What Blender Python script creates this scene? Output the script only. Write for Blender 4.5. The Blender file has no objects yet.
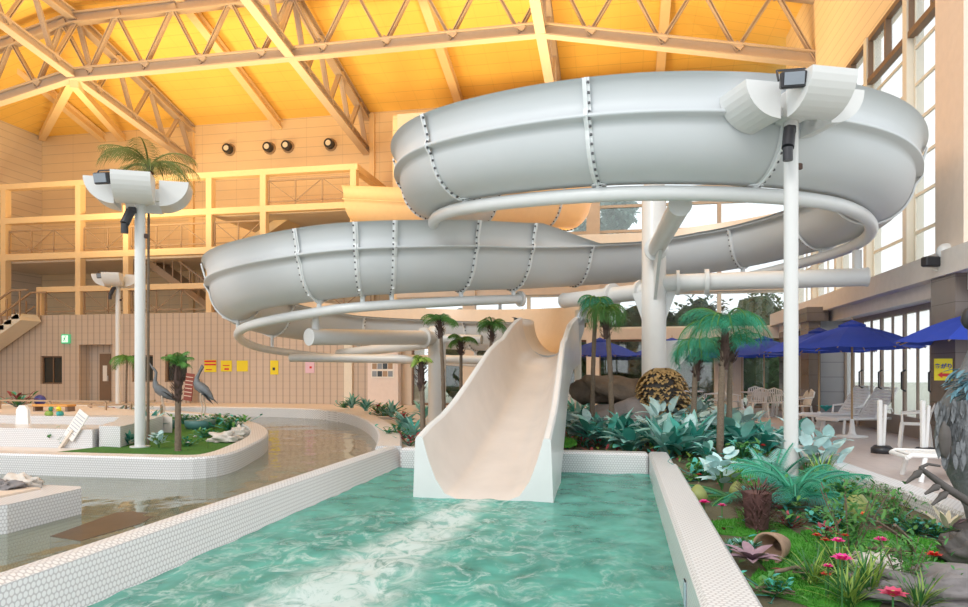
import bpy, math, random
from mathutils import Vector, Matrix, noise
random.seed(7)
C = bpy.context.scene.collection
PI = math.pi
# ---------------------------------------------------------------- camera geometry
F_PX, HZ, EYE = 700.0, 370.0, 1.4
YAW = math.radians(11.0)
SN, CS = math.sin(YAW), math.cos(YAW)
def ray(u, v):
    a = (u-484)/F_PX; b = (HZ-v)/F_PX
    return Vector((-SN + a*CS, CS + a*SN, b))
def PD(u, v, d): return Vector((0,0,EYE)) + ray(u,v)*d
def PZ(u, v, z=0.0):
    r = ray(u,v); return Vector((0,0,EYE)) + r*((z-EYE)/r.z)
def PY(u, v, y): r = ray(u,v); return Vector((0,0,EYE)) + r*(y/r.y)
def PX(u, v, x): r = ray(u,v); return Vector((0,0,EYE)) + r*(x/r.x)

# ---------------------------------------------------------------- materials
MATS = {}
def nodes(name):
    m = bpy.data.materials.new(name); m.use_nodes = True
    nt = m.node_tree; b = nt.nodes['Principled BSDF']; return m, nt, b
def N(nt, t, **kw):
    n = nt.nodes.new(t)
    for k, v in kw.items():
        if k in n.inputs: n.inputs[k].default_value = v
        else: setattr(n, k, v)
    return n
def c4(c): return (c[0], c[1], c[2], 1)
def mat(name, col, rough=.5, metal=0, var=.08, scale=6, bump=0, bscale=40, trans=0, rand=0, emis=0):
    if name in MATS: return MATS[name]
    m, nt, b = nodes(name)
    tc = N(nt,'ShaderNodeTexCoord'); nz = N(nt,'ShaderNodeTexNoise', Scale=scale, Detail=4)
    nt.links.new(tc.outputs['Object'], nz.inputs['Vector'])
    mx = N(nt,'ShaderNodeMix', data_type='RGBA'); 
    mx.inputs['A'].default_value = c4([x*(1-var) for x in col]); mx.inputs['B'].default_value = c4([min(1,x*(1+var)) for x in col])
    nt.links.new(nz.outputs['Fac'], mx.inputs['Factor'])
    out = mx.outputs['Result']
    if rand:
        oi = N(nt,'ShaderNodeObjectInfo'); mr = N(nt,'ShaderNodeMapRange'); mr.inputs['To Min'].default_value = 1-rand; mr.inputs['To Max'].default_value = 1+rand
        nt.links.new(oi.outputs['Random'], mr.inputs['Value'])
        hs = N(nt,'ShaderNodeHueSaturation'); nt.links.new(out, hs.inputs['Color']); nt.links.new(mr.outputs['Result'], hs.inputs['Value']); out = hs.outputs['Color']
    nt.links.new(out, b.inputs['Base Color'])
    b.inputs['Roughness'].default_value = rough; b.inputs['Metallic'].default_value = metal
    if bump:
        n2 = N(nt,'ShaderNodeTexNoise', Scale=bscale, Detail=3); nt.links.new(tc.outputs['Object'], n2.inputs['Vector'])
        bp = N(nt,'ShaderNodeBump', Strength=bump, Distance=.02); nt.links.new(n2.outputs['Fac'], bp.inputs['Height']); nt.links.new(bp.outputs['Normal'], b.inputs['Normal'])
    if trans:
        tr = N(nt,'ShaderNodeBsdfTranslucent'); nt.links.new(out, tr.inputs['Color'])
        ms = N(nt,'ShaderNodeMixShader', Fac=trans); nt.links.new(b.outputs['BSDF'], ms.inputs[1]); nt.links.new(tr.outputs['BSDF'], ms.inputs[2])
        nt.links.new(ms.outputs['Shader'], nt.nodes['Material Output'].inputs['Surface'])
    if emis:
        b.inputs['Emission Color'].default_value = c4(col); b.inputs['Emission Strength'].default_value = emis
    MATS[name] = m; return m

def lined(name, col, axis='Z', step=.4, line=.04, dark=.7, rough=.6, axis2=None, step2=1.8, var=.06, dark2=.85):
    """boards / tiles: regular dark joints along one or two world axes"""
    m, nt, b = nodes(name); g = N(nt,'ShaderNodeNewGeometry'); sp = N(nt,'ShaderNodeSeparateXYZ'); nt.links.new(g.outputs['Position'], sp.inputs[0])
    nz = N(nt,'ShaderNodeTexNoise', Scale=.9, Detail=5); nt.links.new(g.outputs['Position'], nz.inputs['Vector'])
    mx = N(nt,'ShaderNodeMix', data_type='RGBA'); mx.inputs['A'].default_value = c4([x*(1-var) for x in col]); mx.inputs['B'].default_value = c4([min(1,x*(1+var)) for x in col])
    nt.links.new(nz.outputs['Fac'], mx.inputs['Factor']); out = mx.outputs['Result']
    for ax, st, dk in ((axis, step, dark), (axis2, step2, dark2)):
        if not ax: continue
        if ax == 'XY':
            ad = N(nt,'ShaderNodeMath', operation='ADD'); nt.links.new(sp.outputs['X'], ad.inputs[0]); nt.links.new(sp.outputs['Y'], ad.inputs[1]); src = ad.outputs[0]
        else: src = sp.outputs[ax]
        d = N(nt,'ShaderNodeMath', operation='DIVIDE'); nt.links.new(src, d.inputs[0]); d.inputs[1].default_value = st
        f = N(nt,'ShaderNodeMath', operation='FRACT'); nt.links.new(d.outputs[0], f.inputs[0])
        lt = N(nt,'ShaderNodeMath', operation='LESS_THAN'); nt.links.new(f.outputs[0], lt.inputs[0]); lt.inputs[1].default_value = line/st
        m2 = N(nt,'ShaderNodeMix', data_type='RGBA', blend_type='MULTIPLY'); m2.inputs['B'].default_value = (dk,dk,dk,1)
        nt.links.new(lt.outputs[0], m2.inputs['Factor']); nt.links.new(out, m2.inputs['A']); out = m2.outputs['Result']
    nt.links.new(out, b.inputs['Base Color']); b.inputs['Roughness'].default_value = rough
    MATS[name] = m; return m

def penny(name, tile, grout, step=.038, rough=.3):
    """round mosaic tiles in staggered rows, on tops and on upright faces"""
    m, nt, b = nodes(name); g = N(nt,'ShaderNodeNewGeometry')
    def M(op, a, c=None, **k):
        n = N(nt,'ShaderNodeMath', operation=op)
        for i, x in enumerate((a, c)):
            if x is None: continue
            if isinstance(x,(int,float)): n.inputs[i].default_value = x
            else: nt.links.new(x, n.inputs[i])
        return n.outputs[0]
    sp = N(nt,'ShaderNodeSeparateXYZ'); nt.links.new(g.outputs['Position'], sp.inputs[0])
    sn = N(nt,'ShaderNodeSeparateXYZ'); nt.links.new(g.outputs['True Normal'], sn.inputs[0])
    top = M('GREATER_THAN', M('ABSOLUTE', sn.outputs['Z']), .5); inv = M('SUBTRACT', 1, top)
    U = M('ADD', sp.outputs['X'], M('MULTIPLY', sp.outputs['Y'], inv))
    V = M('ADD', M('MULTIPLY', sp.outputs['Y'], top), M('MULTIPLY', sp.outputs['Z'], M('MULTIPLY', inv, 1.0)))
    v = M('DIVIDE', V, step*.87); row = M('FLOOR', v); par = M('FLOORED_MODULO', row, 2)
    u = M('ADD', M('DIVIDE', U, step), M('MULTIPLY', par, .5))
    fx = M('SUBTRACT', M('FRACT', u), .5); fy = M('MULTIPLY', M('SUBTRACT', M('FRACT', v), .5), .9)
    dd = M('SQRT', M('ADD', M('MULTIPLY', fx, fx), M('MULTIPLY', fy, fy)))
    cr = N(nt,'ShaderNodeMapRange', interpolation_type='SMOOTHSTEP'); cr.inputs['From Min'].default_value=.36; cr.inputs['From Max'].default_value=.47
    nt.links.new(dd, cr.inputs['Value'])
    nz = N(nt,'ShaderNodeTexNoise', Scale=2.2, Detail=4); nt.links.new(g.outputs['Position'], nz.inputs['Vector'])
    mt = N(nt,'ShaderNodeMix', data_type='RGBA'); mt.inputs['A'].default_value = c4([x*.93 for x in tile]); mt.inputs['B'].default_value = c4(tile); nt.links.new(nz.outputs['Fac'], mt.inputs['Factor'])
    mx = N(nt,'ShaderNodeMix', data_type='RGBA'); mx.inputs['B'].default_value = c4(grout)
    nt.links.new(mt.outputs['Result'], mx.inputs['A']); nt.links.new(cr.outputs['Result'], mx.inputs['Factor'])
    nt.links.new(mx.outputs['Result'], b.inputs['Base Color']); b.inputs['Roughness'].default_value = rough
    MATS[name] = m; return m

def glass(name, tint=(1,1,1), gl=.12, milk=0):
    m, nt, b = nodes(name); nt.nodes.remove(b)
    t = N(nt,'ShaderNodeBsdfTransparent'); t.inputs['Color'].default_value = c4(tint)
    g = N(nt,'ShaderNodeBsdfGlossy', Roughness=.03); ms = N(nt,'ShaderNodeMixShader', Fac=gl)
    s = t.outputs[0]
    if milk:
        tl = N(nt,'ShaderNodeBsdfTranslucent'); tl.inputs['Color'].default_value=(.95,.95,.95,1)
        m2 = N(nt,'ShaderNodeMixShader', Fac=milk); nt.links.new(s, m2.inputs[1]); nt.links.new(tl.outputs[0], m2.inputs[2]); s = m2.outputs[0]
    nt.links.new(s, ms.inputs[1]); nt.links.new(g.outputs[0], ms.inputs[2])
    nt.links.new(ms.outputs[0], nt.nodes['Material Output'].inputs['Surface']); MATS[name] = m; return m

def water(name, tint, foam=False, murk=(.2,.5,.45), murk_f=.2, bscale=3.5, bstr=.5, refl=1.0):
    m, nt, b = nodes(name); nt.nodes.remove(b); g = N(nt,'ShaderNodeNewGeometry')
    mp = N(nt,'ShaderNodeMapping'); mp.inputs['Scale'].default_value = (1,.75,1); nt.links.new(g.outputs['Position'], mp.inputs['Vector'])
    nz = N(nt,'ShaderNodeTexNoise', Scale=bscale, Detail=3, Distortion=.15); nt.links.new(mp.outputs[0], nz.inputs['Vector'])
    bp = N(nt,'ShaderNodeBump', Strength=bstr, Distance=.06); nt.links.new(nz.outputs['Fac'], bp.inputs['Height'])
    t = N(nt,'ShaderNodeBsdfTransparent'); t.inputs['Color'].default_value = c4(tint)
    df = N(nt,'ShaderNodeBsdfDiffuse'); 
    # cloudy murk patches; in the pool they also paint in ripple reflections
    n2 = N(nt,'ShaderNodeTexNoise', Scale=3.2 if foam else 1.1, Detail=5, Distortion=.4); nt.links.new(g.outputs['Position'], n2.inputs['Vector'])
    mc = N(nt,'ShaderNodeMix', data_type='RGBA'); mc.inputs['A'].default_value = c4([x*(.15 if foam else .6) for x in murk]); mc.inputs['B'].default_value = c4([min(1,x*1.75) for x in murk])
    nt.links.new(n2.outputs['Fac'], mc.inputs['Factor']); nt.links.new(mc.outputs['Result'], df.inputs['Color'])
    body = N(nt,'ShaderNodeMixShader', Fac=murk_f); nt.links.new(t.outputs[0], body.inputs[1]); nt.links.new(df.outputs[0], body.inputs[2])
    fr = N(nt,'ShaderNodeFresnel', IOR=1.33); nt.links.new(bp.outputs[0], fr.inputs['Normal'])
    fm = N(nt,'ShaderNodeMath', operation='MULTIPLY'); fm.inputs[1].default_value = refl; nt.links.new(fr.outputs[0], fm.inputs[0])
    gl = N(nt,'ShaderNodeBsdfGlossy', Roughness=.06); nt.links.new(bp.outputs[0], gl.inputs['Normal'])
    ms = N(nt,'ShaderNodeMixShader'); nt.links.new(fm.outputs[0], ms.inputs[0]); nt.links.new(body.outputs[0], ms.inputs[1]); nt.links.new(gl.outputs[0], ms.inputs[2])
    last = ms
    if foam:
        sp = N(nt,'ShaderNodeSeparateXYZ'); nt.links.new(g.outputs['Position'], sp.inputs[0])
        def math_(op, a, bb=None, **k):
            n = N(nt,'ShaderNodeMath', operation=op)
            for i, x in enumerate((a, bb)):
                if x is None: continue
                if isinstance(x,(int,float)): n.inputs[i].default_value = x
                else: nt.links.new(x, n.inputs[i])
            n.use_clamp = k.get('clamp', False); return n.outputs[0]
        # distance from the jet's centreline, which spreads as it leaves the chute
        run = math_('SUBTRACT', 8.3, sp.outputs['Y']); cx = math_('ADD', sp.outputs['X'], math_('ADD', math_('MULTIPLY', run, .085), 1.57)); cx = math_('ABSOLUTE', cx)
        wid = math_('MULTIPLY', run, .085); wid = math_('ADD', wid, .13)
        jet = math_('DIVIDE', cx, wid); jet = math_('SUBTRACT', 1.35, jet, clamp=True)
        beyond = math_('GREATER_THAN', run, 0.35); jet = math_('MULTIPLY', jet, beyond)
        wideb = math_('MULTIPLY', run, .55); wideb = math_('ADD', wideb, .3); halo = math_('DIVIDE', cx, wideb); halo = math_('SUBTRACT', 1.4, halo, clamp=True); halo = math_('MULTIPLY', halo, beyond)
        fz = N(nt,'ShaderNodeTexNoise', Scale=5.0, Detail=8, Roughness=.7, Distortion=1.2); nt.links.new(mp.outputs[0], fz.inputs['Vector'])
        vz = N(nt,'ShaderNodeTexNoise', Scale=3.4, Detail=6, Roughness=.6, Distortion=.7); nt.links.new(mp.outputs[0], vz.inputs['Vector'])
        rid = math_('SUBTRACT', vz.outputs['Fac'], .5); rid = math_('ABSOLUTE', rid); rid = math_('MULTIPLY', rid, 16); rid = math_('SUBTRACT', 1, rid, clamp=True)
        fa = math_('MULTIPLY', fz.outputs['Fac'], 4.2); fa = math_('SUBTRACT', fa, 1.65, clamp=True)
        f1 = math_('MULTIPLY', jet, math_('ADD', math_('MULTIPLY', fa, .8), .18)); f1 = math_('MULTIPLY', f1, 1.7, clamp=True)
        f2 = math_('MULTIPLY', halo, rid); f2 = math_('MULTIPLY', f2, fa); f2 = math_('MULTIPLY', f2, .8)
        ff = math_('MAXIMUM', f1, f2); ff = math_('MULTIPLY', ff, .9, clamp=True)
        wf = N(nt,'ShaderNodeBsdfDiffuse'); wf.inputs['Color'].default_value = (.52,.60,.58,1)
        m3 = N(nt,'ShaderNodeMixShader'); nt.links.new(ff, m3.inputs[0]); nt.links.new(ms.outputs[0], m3.inputs[1]); nt.links.new(wf.outputs[0], m3.inputs[2]); last = m3
    nt.links.new(last.outputs[0], nt.nodes['Material Output'].inputs['Surface']); MATS[name] = m; return m

def caustic_floor(name, a, b_, scale=2.6, k=9):  # bright caustic light lines painted into the floor colour
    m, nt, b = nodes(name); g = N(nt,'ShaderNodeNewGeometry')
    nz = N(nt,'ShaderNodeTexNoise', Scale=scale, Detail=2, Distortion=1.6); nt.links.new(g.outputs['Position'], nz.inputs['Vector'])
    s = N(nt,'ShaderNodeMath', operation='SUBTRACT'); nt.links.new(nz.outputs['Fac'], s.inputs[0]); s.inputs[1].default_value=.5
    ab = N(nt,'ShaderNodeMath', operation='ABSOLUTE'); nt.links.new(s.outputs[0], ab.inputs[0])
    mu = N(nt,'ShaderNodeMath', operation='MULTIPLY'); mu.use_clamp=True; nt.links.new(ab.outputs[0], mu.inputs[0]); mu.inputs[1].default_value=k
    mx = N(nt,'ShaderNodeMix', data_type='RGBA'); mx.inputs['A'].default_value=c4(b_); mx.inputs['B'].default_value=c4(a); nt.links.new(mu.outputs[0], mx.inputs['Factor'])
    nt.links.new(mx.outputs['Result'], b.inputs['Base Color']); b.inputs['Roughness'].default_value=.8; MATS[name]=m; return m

# ---------------------------------------------------------------- mesh builder
class MB:
    def __init__(s): s.v=[]; s.f=[]; s.mi=[]; s.cur=0; s.smooth=[]
    def add(s, vs, fs, smooth=False):
        o=len(s.v); s.v += [tuple(x) for x in vs]
        for f in fs: s.f.append([o+i for i in f]); s.mi.append(s.cur); s.smooth.append(smooth)
        return s
    def box(s, x0,x1,y0,y1,z0,z1):
        vs=[(x,y,z) for x in (x0,x1) for y in (y0,y1) for z in (z0,z1)]
        return s.add(vs,[(0,1,3,2),(4,6,7,5),(0,4,5,1),(2,3,7,6),(0,2,6,4),(1,5,7,3)])
    def rbox(s, c, size, rot=None, bev=.0):
        """box with chamfered vertical and horizontal edges, optional rotation matrix"""
        hx,hy,hz=[k/2 for k in size]; b=min(bev,hx*.9,hy*.9,hz*.9)
        c=Vector(c); R=rot or Matrix.Identity(3)
        if b<=0:
            vs=[c+R@Vector((x,y,z)) for x in (-hx,hx) for y in (-hy,hy) for z in (-hz,hz)]
            return s.add(vs,[(0,1,3,2),(4,6,7,5),(0,4,5,1),(2,3,7,6),(0,2,6,4),(1,5,7,3)])
        def ringat(ix,iy,z):
            pts=[(ix,iy-b),(ix-b,iy),(-ix+b,iy),(-ix,iy-b),(-ix,-iy+b),(-ix+b,-iy),(ix-b,-iy),(ix,-iy+b)]
            return [c+R@Vector((x,y,z)) for x,y in pts]
        rs=[ringat(hx-b,hy-b,-hz),ringat(hx,hy,-hz+b),ringat(hx,hy,hz-b),ringat(hx-b,hy-b,hz)]
        vs=[p for r in rs for p in r]; fs=[tuple(range(7,-1,-1)),tuple(range(24,32))]
        for k in range(3):
            for i in range(8):
                j=(i+1)%8; fs.append((k*8+i,k*8+j,(k+1)*8+j,(k+1)*8+i))
        return s.add(vs,fs)
    def beam(s, a, b, w, h, up=(0,0,1)):
        a=Vector(a); b=Vector(b); t=(b-a).normalized(); u=Vector(up)
        r=t.cross(u)
        if r.length<1e-4: r=t.cross(Vector((0,1,0)))
        r.normalize(); u=r.cross(t).normalized()
        vs=[p+r*(i*w/2)+u*(j*h/2) for p in (a,b) for i,j in ((-1,-1),(1,-1),(1,1),(-1,1))]
        return s.add(vs,[(3,2,1,0),(4,5,6,7),(0,1,5,4),(1,2,6,5),(2,3,7,6),(3,0,4,7)])
    def ibeam(s, a, b, w, h, t=.04):
        a=Vector(a); b=Vector(b); o=Vector((0,0,h/2-t/2))
        s.beam(a+o,b+o,w,t); s.beam(a-o,b-o,w,t); s.beam(a,b,t*1.6,h-2*t); return s
    def tube(s, pts, rad, n=12, cap=True, squash=None, smooth=True):
        pts=[Vector(p) for p in pts]; m=len(pts)
        if isinstance(rad,(int,float)): rad=[rad]*m
        up=Vector((0,0,1)); vs=[]; fs=[]; prev=None
        for i,p in enumerate(pts):
            t=(pts[min(i+1,m-1)]-pts[max(i-1,0)]).normalized()
            if prev is None:
                r=t.cross(up)
                if r.length<1e-3: r=Vector((1,0,0))
            else: r=prev-t*prev.dot(t)
            r.normalize(); prev=r; w=r.cross(t).normalized(); q=squash[i] if squash else 1
            for k in range(n):
                a=2*PI*k/n; vs.append(p+r*(math.cos(a)*rad[i]*q)+w*(math.sin(a)*rad[i]))
        for i in range(m-1):
            for k in range(n):
                j=(k+1)%n; fs.append((i*n+k,i*n+j,(i+1)*n+j,(i+1)*n+k))
        s.add(vs,fs,smooth)
        if cap: s.add(vs[:n],[tuple(range(n-1,-1,-1))]); s.add(vs[-n:],[tuple(range(n))])
        return s
    def lathe(s, prof, c=(0,0,0), n=20, smooth=True, sx=1, sy=1):
        c=Vector(c); vs=[]; fs=[]; m=len(prof)
        for r,z in prof:
            for k in range(n): a=2*PI*k/n; vs.append(c+Vector((r*math.cos(a)*sx,r*math.sin(a)*sy,z)))
        for i in range(m-1):
            for k in range(n): j=(k+1)%n; fs.append((i*n+k,i*n+j,(i+1)*n+j,(i+1)*n+k))
        return s.add(vs,fs,smooth)
    def prism(s, poly, z0, z1, smooth=False):
        n=len(poly); a=sum(poly[i][0]*poly[(i+1)%n][1]-poly[(i+1)%n][0]*poly[i][1] for i in range(n))
        if a<0: poly=poly[::-1]
        vs=[(x,y,z0) for x,y in poly]+[(x,y,z1) for x,y in poly]
        return s.add(vs,[tuple(range(n-1,-1,-1)),tuple(range(n,2*n))]+[(i,(i+1)%n,n+(i+1)%n,n+i) for i in range(n)])
    def extr(s, prof, frame, w0, w1):
        """closed 2-D profile (a,b) extruded between w0 and w1; frame(a,b,w)->Vector"""
        n=len(prof); vs=[frame(a,b,w0) for a,b in prof]+[frame(a,b,w1) for a,b in prof]
        return s.add(vs,[tuple(range(n-1,-1,-1)),tuple(range(n,2*n))]+[(i,(i+1)%n,n+(i+1)%n,n+i) for i in range(n)])
    def blob(s, c, r, seed=0, amp=.2, n=14, m=9, freq=1.6, flat=None):
        c=Vector(c); r=Vector(r) if not isinstance(r,(int,float)) else Vector((r,r,r)); vs=[]; fs=[]
        for i in range(m+1):
            th=PI*i/m
            for k in range(n):
                ph=2*PI*k/n; d=Vector((math.sin(th)*math.cos(ph),math.sin(th)*math.sin(ph),math.cos(th)))
                q=1+amp*noise.noise(d*freq+Vector((seed*3.1,seed*1.7,seed)))
                p=Vector((d.x*r.x,d.y*r.y,d.z*r.z))*q
                if flat is not None and p.z<flat: p.z=flat
                vs.append(c+p)
        for i in range(m):
            for k in range(n): j=(k+1)%n; fs.append((i*n+k,(i+1)*n+k,(i+1)*n+j,i*n+j))
        return s.add(vs,fs,True)
    def leaf(s, base, yaw, pitch, L, w, droop=.8, seg=5, fold=.25, tip=1.0, curve=0):
        """arching blade: starts at pitch above the ground and bends down by droop radians"""
        p=Vector(base); vs=[]; fs=[]; st=L/seg
        for i in range(seg+1):
            t=i/seg; q=pitch-droop*t; y=yaw+curve*t
            d=Vector((math.cos(y)*math.cos(q),math.sin(y)*math.cos(q),math.sin(q)))
            sd=Vector((-math.sin(y),math.cos(y),0)); up=sd.cross(d)*-1
            ww=w*(math.sin(PI*min(1,(t*.86+.1))**tip))*.5 if i<seg else w*.02
            vs += [p+sd*ww+up*(ww*fold), p-up*(ww*fold*.2), p-sd*ww+up*(ww*fold)]
            p=p+d*st
        for i in range(seg):
            o=i*3; fs += [(o,o+1,o+4,o+3),(o+1,o+2,o+5,o+4)]
        return s.add(vs,fs,True)
    def build(s, name, mats, parent=None, auto=True):
        me=bpy.data.meshes.new(name); me.from_pydata(s.v,[],s.f); me.update()
        if not isinstance(mats,(list,tuple)): mats=[mats]
        for m in mats: me.materials.append(m)
        me.polygons.foreach_set('material_index', s.mi); me.polygons.foreach_set('use_smooth', s.smooth)
        o=bpy.data.objects.new(name, me); C.objects.link(o)
        if parent is not None: o.parent=parent
        return o

LABELS={}
def tag(o, label, cat, group=None, kind=None):
    if label: o['label']=label
    if cat: o['category']=cat
    if group: o['group']=group
    if kind: o['kind']=kind
    return o
def thing(name, label, cat, loc=(0,0,0), rz=0, group=None, scale=1):
    o=bpy.data.objects.new(name,None); C.objects.link(o); o.location=loc; o.rotation_euler=(0,0,rz); o.empty_display_size=.2
    if scale!=1: o.scale=(scale,)*3
    return tag(o,label,cat,group)
def dup(root, loc, rz, label, scale=None, group=None):
    r=root.copy(); C.objects.link(r); r.location=loc; r.rotation_euler=(0,0,rz); r['label']=label
    if group: r['group']=group
    if scale: r.scale=(scale,)*3 if isinstance(scale,(int,float)) else scale
    for ch in KIDS.get(root.name, []) or list(root.children):
        c=ch.copy(); C.objects.link(c); c.parent=r
        for g in list(ch.children):
            d=g.copy(); C.objects.link(d); d.parent=c
    return r
KIDS={}
def struct(name, mb, mats, parent=None):
    o=mb.build(name, mats, parent)
    if parent is None: o['kind']='structure'
    return o

# ---------------------------------------------------------------- palette
M_siding = lined('siding', (.82,.63,.40), 'Z', .46, .03, .78, axis2='XY', step2=1.82, dark2=.88)  # cream boards, with warm lamplight put into the colour
M_sidingR = lined('siding_side', (.88,.72,.50), 'Z', .30, .03, .8)
M_sidingL = lined('siding_pale', (.72,.62,.52), 'Z', .36, .04, .78)
M_ceil = lined('ceiling_boards', (.98,.62,.15), 'Y', .62, .035, .82, axis2='X', step2=.9, dark2=.93, rough=.5)  # yellow of the warm uplights is put into the board colour
M_rib = lined('ribbed_tile', (.60,.50,.42), 'XY', .3, .06, .72, axis2='Z', step2=.3, dark2=.94)
M_steel = mat('truss_paint', (.58,.46,.36), .45, var=.06)
M_steelY = mat('gallery_paint', (.84,.62,.36), .45, var=.05)
M_rail = mat('rail_paint', (.40,.27,.17), .5)
M_cream = mat('cream_paint', (.80,.76,.66), .5, var=.05)
M_tan = mat('tan_concrete', (.74,.64,.54), .6, var=.06)
M_flume = mat('flume_shell', (.62,.65,.67), .5, var=.05, scale=.8, trans=.06)
M_flume_in = mat('flume_inner', (.84,.73,.60), .3, var=.06, trans=.12)
M_flume_lit = mat('flume_lit', (.95,.78,.52), .35, var=.05, trans=.4)  # lit copy of the flume shell: warm glow put into its colour
M_flange = mat('flange_white', (.78,.80,.81), .35)
M_bolt = mat('bolt_dark', (.08,.08,.09), .5)
M_pipe = mat('pipe_white', (.72,.73,.73), .28, var=.04)
M_chute = mat('chute_gelcoat', (.68,.62,.57), .3, var=.13, scale=2.2)
M_chute_w = mat('chute_white', (.70,.70,.69), .3, var=.05)
M_pole = mat('pole_white', (.70,.70,.69), .35, var=.02)
M_black = mat('black_plastic', (.03,.03,.035), .4)
M_lens = mat('lens_grey', (.25,.28,.32), .15)
M_tile = penny('penny_tile', (.76,.76,.76), (.50,.48,.49))
M_coping = penny('coping_pink', (.80,.74,.69), (.58,.50,.46), .05)
M_deck = lined('deck_tiles', (.54,.46,.43), 'X', .3, .015, .85, axis2='Y', step2=.3, dark2=.85, rough=.35)
M_deckback = lined('deck_back', (.72,.64,.58), 'X', .6, .02, .9, axis2='Y', step2=.6, dark2=.9, rough=.4)
M_soil = mat('bed_soil', (.10,.09,.05), .9, bump=.6)
M_turf = mat('artificial_turf', (.06,.28,.02), .85, var=.35, scale=9, bump=.9, bscale=120)
M_turf_d = mat('artificial_turf_dark', (.05,.17,.015), .9, var=.3, scale=7, bump=.9, bscale=120)
M_brown = mat('brown_frame', (.22,.14,.09), .5)
M_glass = glass('clear_glass', (.95,.97,.97), .1)
M_frost = glass('frosted_glass', (.97,.97,.96), .06, milk=.18)
M_dark = mat('dark_glass', (.03,.035,.035), .1)
M_stone = lined('brown_stone', (.20,.16,.135), 'Z', .42, .012, .6, rough=.25, var=.25)
M_grey = lined('grey_stone', (.36,.37,.40), 'Z', .40, .02, .6, rough=.4, var=.2)
M_blue = mat('umbrella_blue', (.025,.07,.50), .7, var=.1, trans=.25)
M_wood = mat('umbrella_wood', (.45,.30,.16), .5)
M_plastic = mat('white_plastic', (.86,.86,.85), .4, var=.02)
M_trunk = mat('palm_trunk', (.19,.14,.10), .9, var=.3, scale=25, bump=.8)
M_fiber = mat('palm_fiber', (.09,.055,.045), .95, var=.4, scale=30)
M_palm = mat('palm_green', (.10,.27,.06), .5, var=.35, trans=.25, rand=.15)
M_dry = mat('palm_dry', (.20,.24,.07), .6, var=.4, trans=.2)
M_palm_t = mat('palm_teal', (.05,.36,.22), .5, var=.4, trans=.25, rand=.15)
M_teal = mat('leaf_teal', (.06,.35,.29), .5, var=.4, trans=.12, rand=.25)
M_sage = mat('leaf_sage', (.27,.56,.51), .5, var=.3, scale=10, trans=.12, rand=.2)
M_pale = mat('leaf_pale', (.46,.66,.66), .5, var=.25, scale=14, trans=.12, rand=.12)
M_green = mat('leaf_green', (.05,.20,.05), .5, var=.4, trans=.12, rand=.3)
M_lime = mat('leaf_lime', (.28,.42,.08), .5, var=.3, trans=.15, rand=.2)
M_red = mat('leaf_red', (.28,.04,.06), .5, var=.35, rand=.3)
M_purple = mat('leaf_purple', (.28,.18,.22), .6, var=.4, scale=15)
M_pink = mat('petal_pink', (.75,.03,.28), .5, var=.2)
M_flred = mat('petal_red', (.65,.03,.03), .5, var=.2)
M_white_p = mat('petal_white', (.85,.85,.85), .5)
M_rock = mat('rock_grey', (.22,.20,.20), .85, var=.35, scale=4, bump=.8, bscale=14)
M_rock_w = mat('rock_pale', (.62,.56,.50), .85, var=.3, scale=5, bump=.7, bscale=14)
M_rock_d = mat('rock_dark', (.10,.09,.085), .8, var=.4, scale=4, bump=.7, bscale=12)
M_bronze = mat('bronze', (.16,.17,.18), .55, metal=.2, var=.35, scale=7, bump=.6, bscale=22)
M_teal_b = mat('bronze_teal', (.14,.28,.34), .5, metal=.2, var=.4, scale=8, bump=.6, bscale=25)
M_gold = mat('gold_scale', (.55,.38,.17), .6, var=.5, scale=14, bump=.5)
M_fruit = mat('fruit_green', (.24,.27,.08), .5, var=.3, scale=8)
M_orange_m = mat('fruit_orange', (.62,.30,.08), .5)
M_basin = mat('basin_teal', (.06,.17,.16), .5)
M_yellow = mat('sign_yellow', (.85,.70,.02), .5, var=.02)
M_sred = mat('sign_red', (.65,.03,.03), .5, var=.02)
M_pinkp = mat('notice_pink', (.78,.55,.68), .6)
M_paper = mat('paper', (.85,.82,.78), .6, var=.02)
M_bluep = mat('blue_paint', (.05,.07,.30), .4)
M_teal_p = mat('toy_teal', (.05,.40,.38), .5)
M_slab = mat('wet_slab', (.07,.05,.035), .4, var=.4)
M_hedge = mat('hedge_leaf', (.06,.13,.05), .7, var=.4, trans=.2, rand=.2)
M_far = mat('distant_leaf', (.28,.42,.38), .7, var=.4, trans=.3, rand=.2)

# ================================================================ SHELL
XR, XL, YB, YG = 5.95, -29.2, 31.0, 27.0
def ceil_z(x,y): return min(13.4+.28*(YB-y), 13.4+.26*(XR+.6-x)+.0, 13.4+.26*(x-XL), 15.95)
m=MB(); xs=[XL+ (XR+1.2-XL)*i/70 for i in range(71)]; ys=[9+(YB-9)*j/44 for j in range(45)]
vs=[(x,y,ceil_z(x,y)) for y in ys for x in xs]; fs=[(j*71+i,(j+1)*71+i,(j+1)*71+i+1,j*71+i+1) for j in range(44) for i in range(70)]
m.add(vs,fs); struct('ceiling', m, M_ceil)
# back upper wall, left wall
m=MB(); m.box(XL,-8.8,YB,YB+.2,3.8,13.6); m.box(-8.8,XR+.2,YB,YB+.2,11.6,13.6); struct('wall_back_upper', m, M_siding)
m=MB(); m.box(XL-.2,XL,9,YB+.2,-1,13.6); struct('wall_left', m, M_sidingL)
m=MB(); m.box(-9.0,-8.8,YG,YB,0,11.65); struct('wall_return', m, M_siding)
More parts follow.
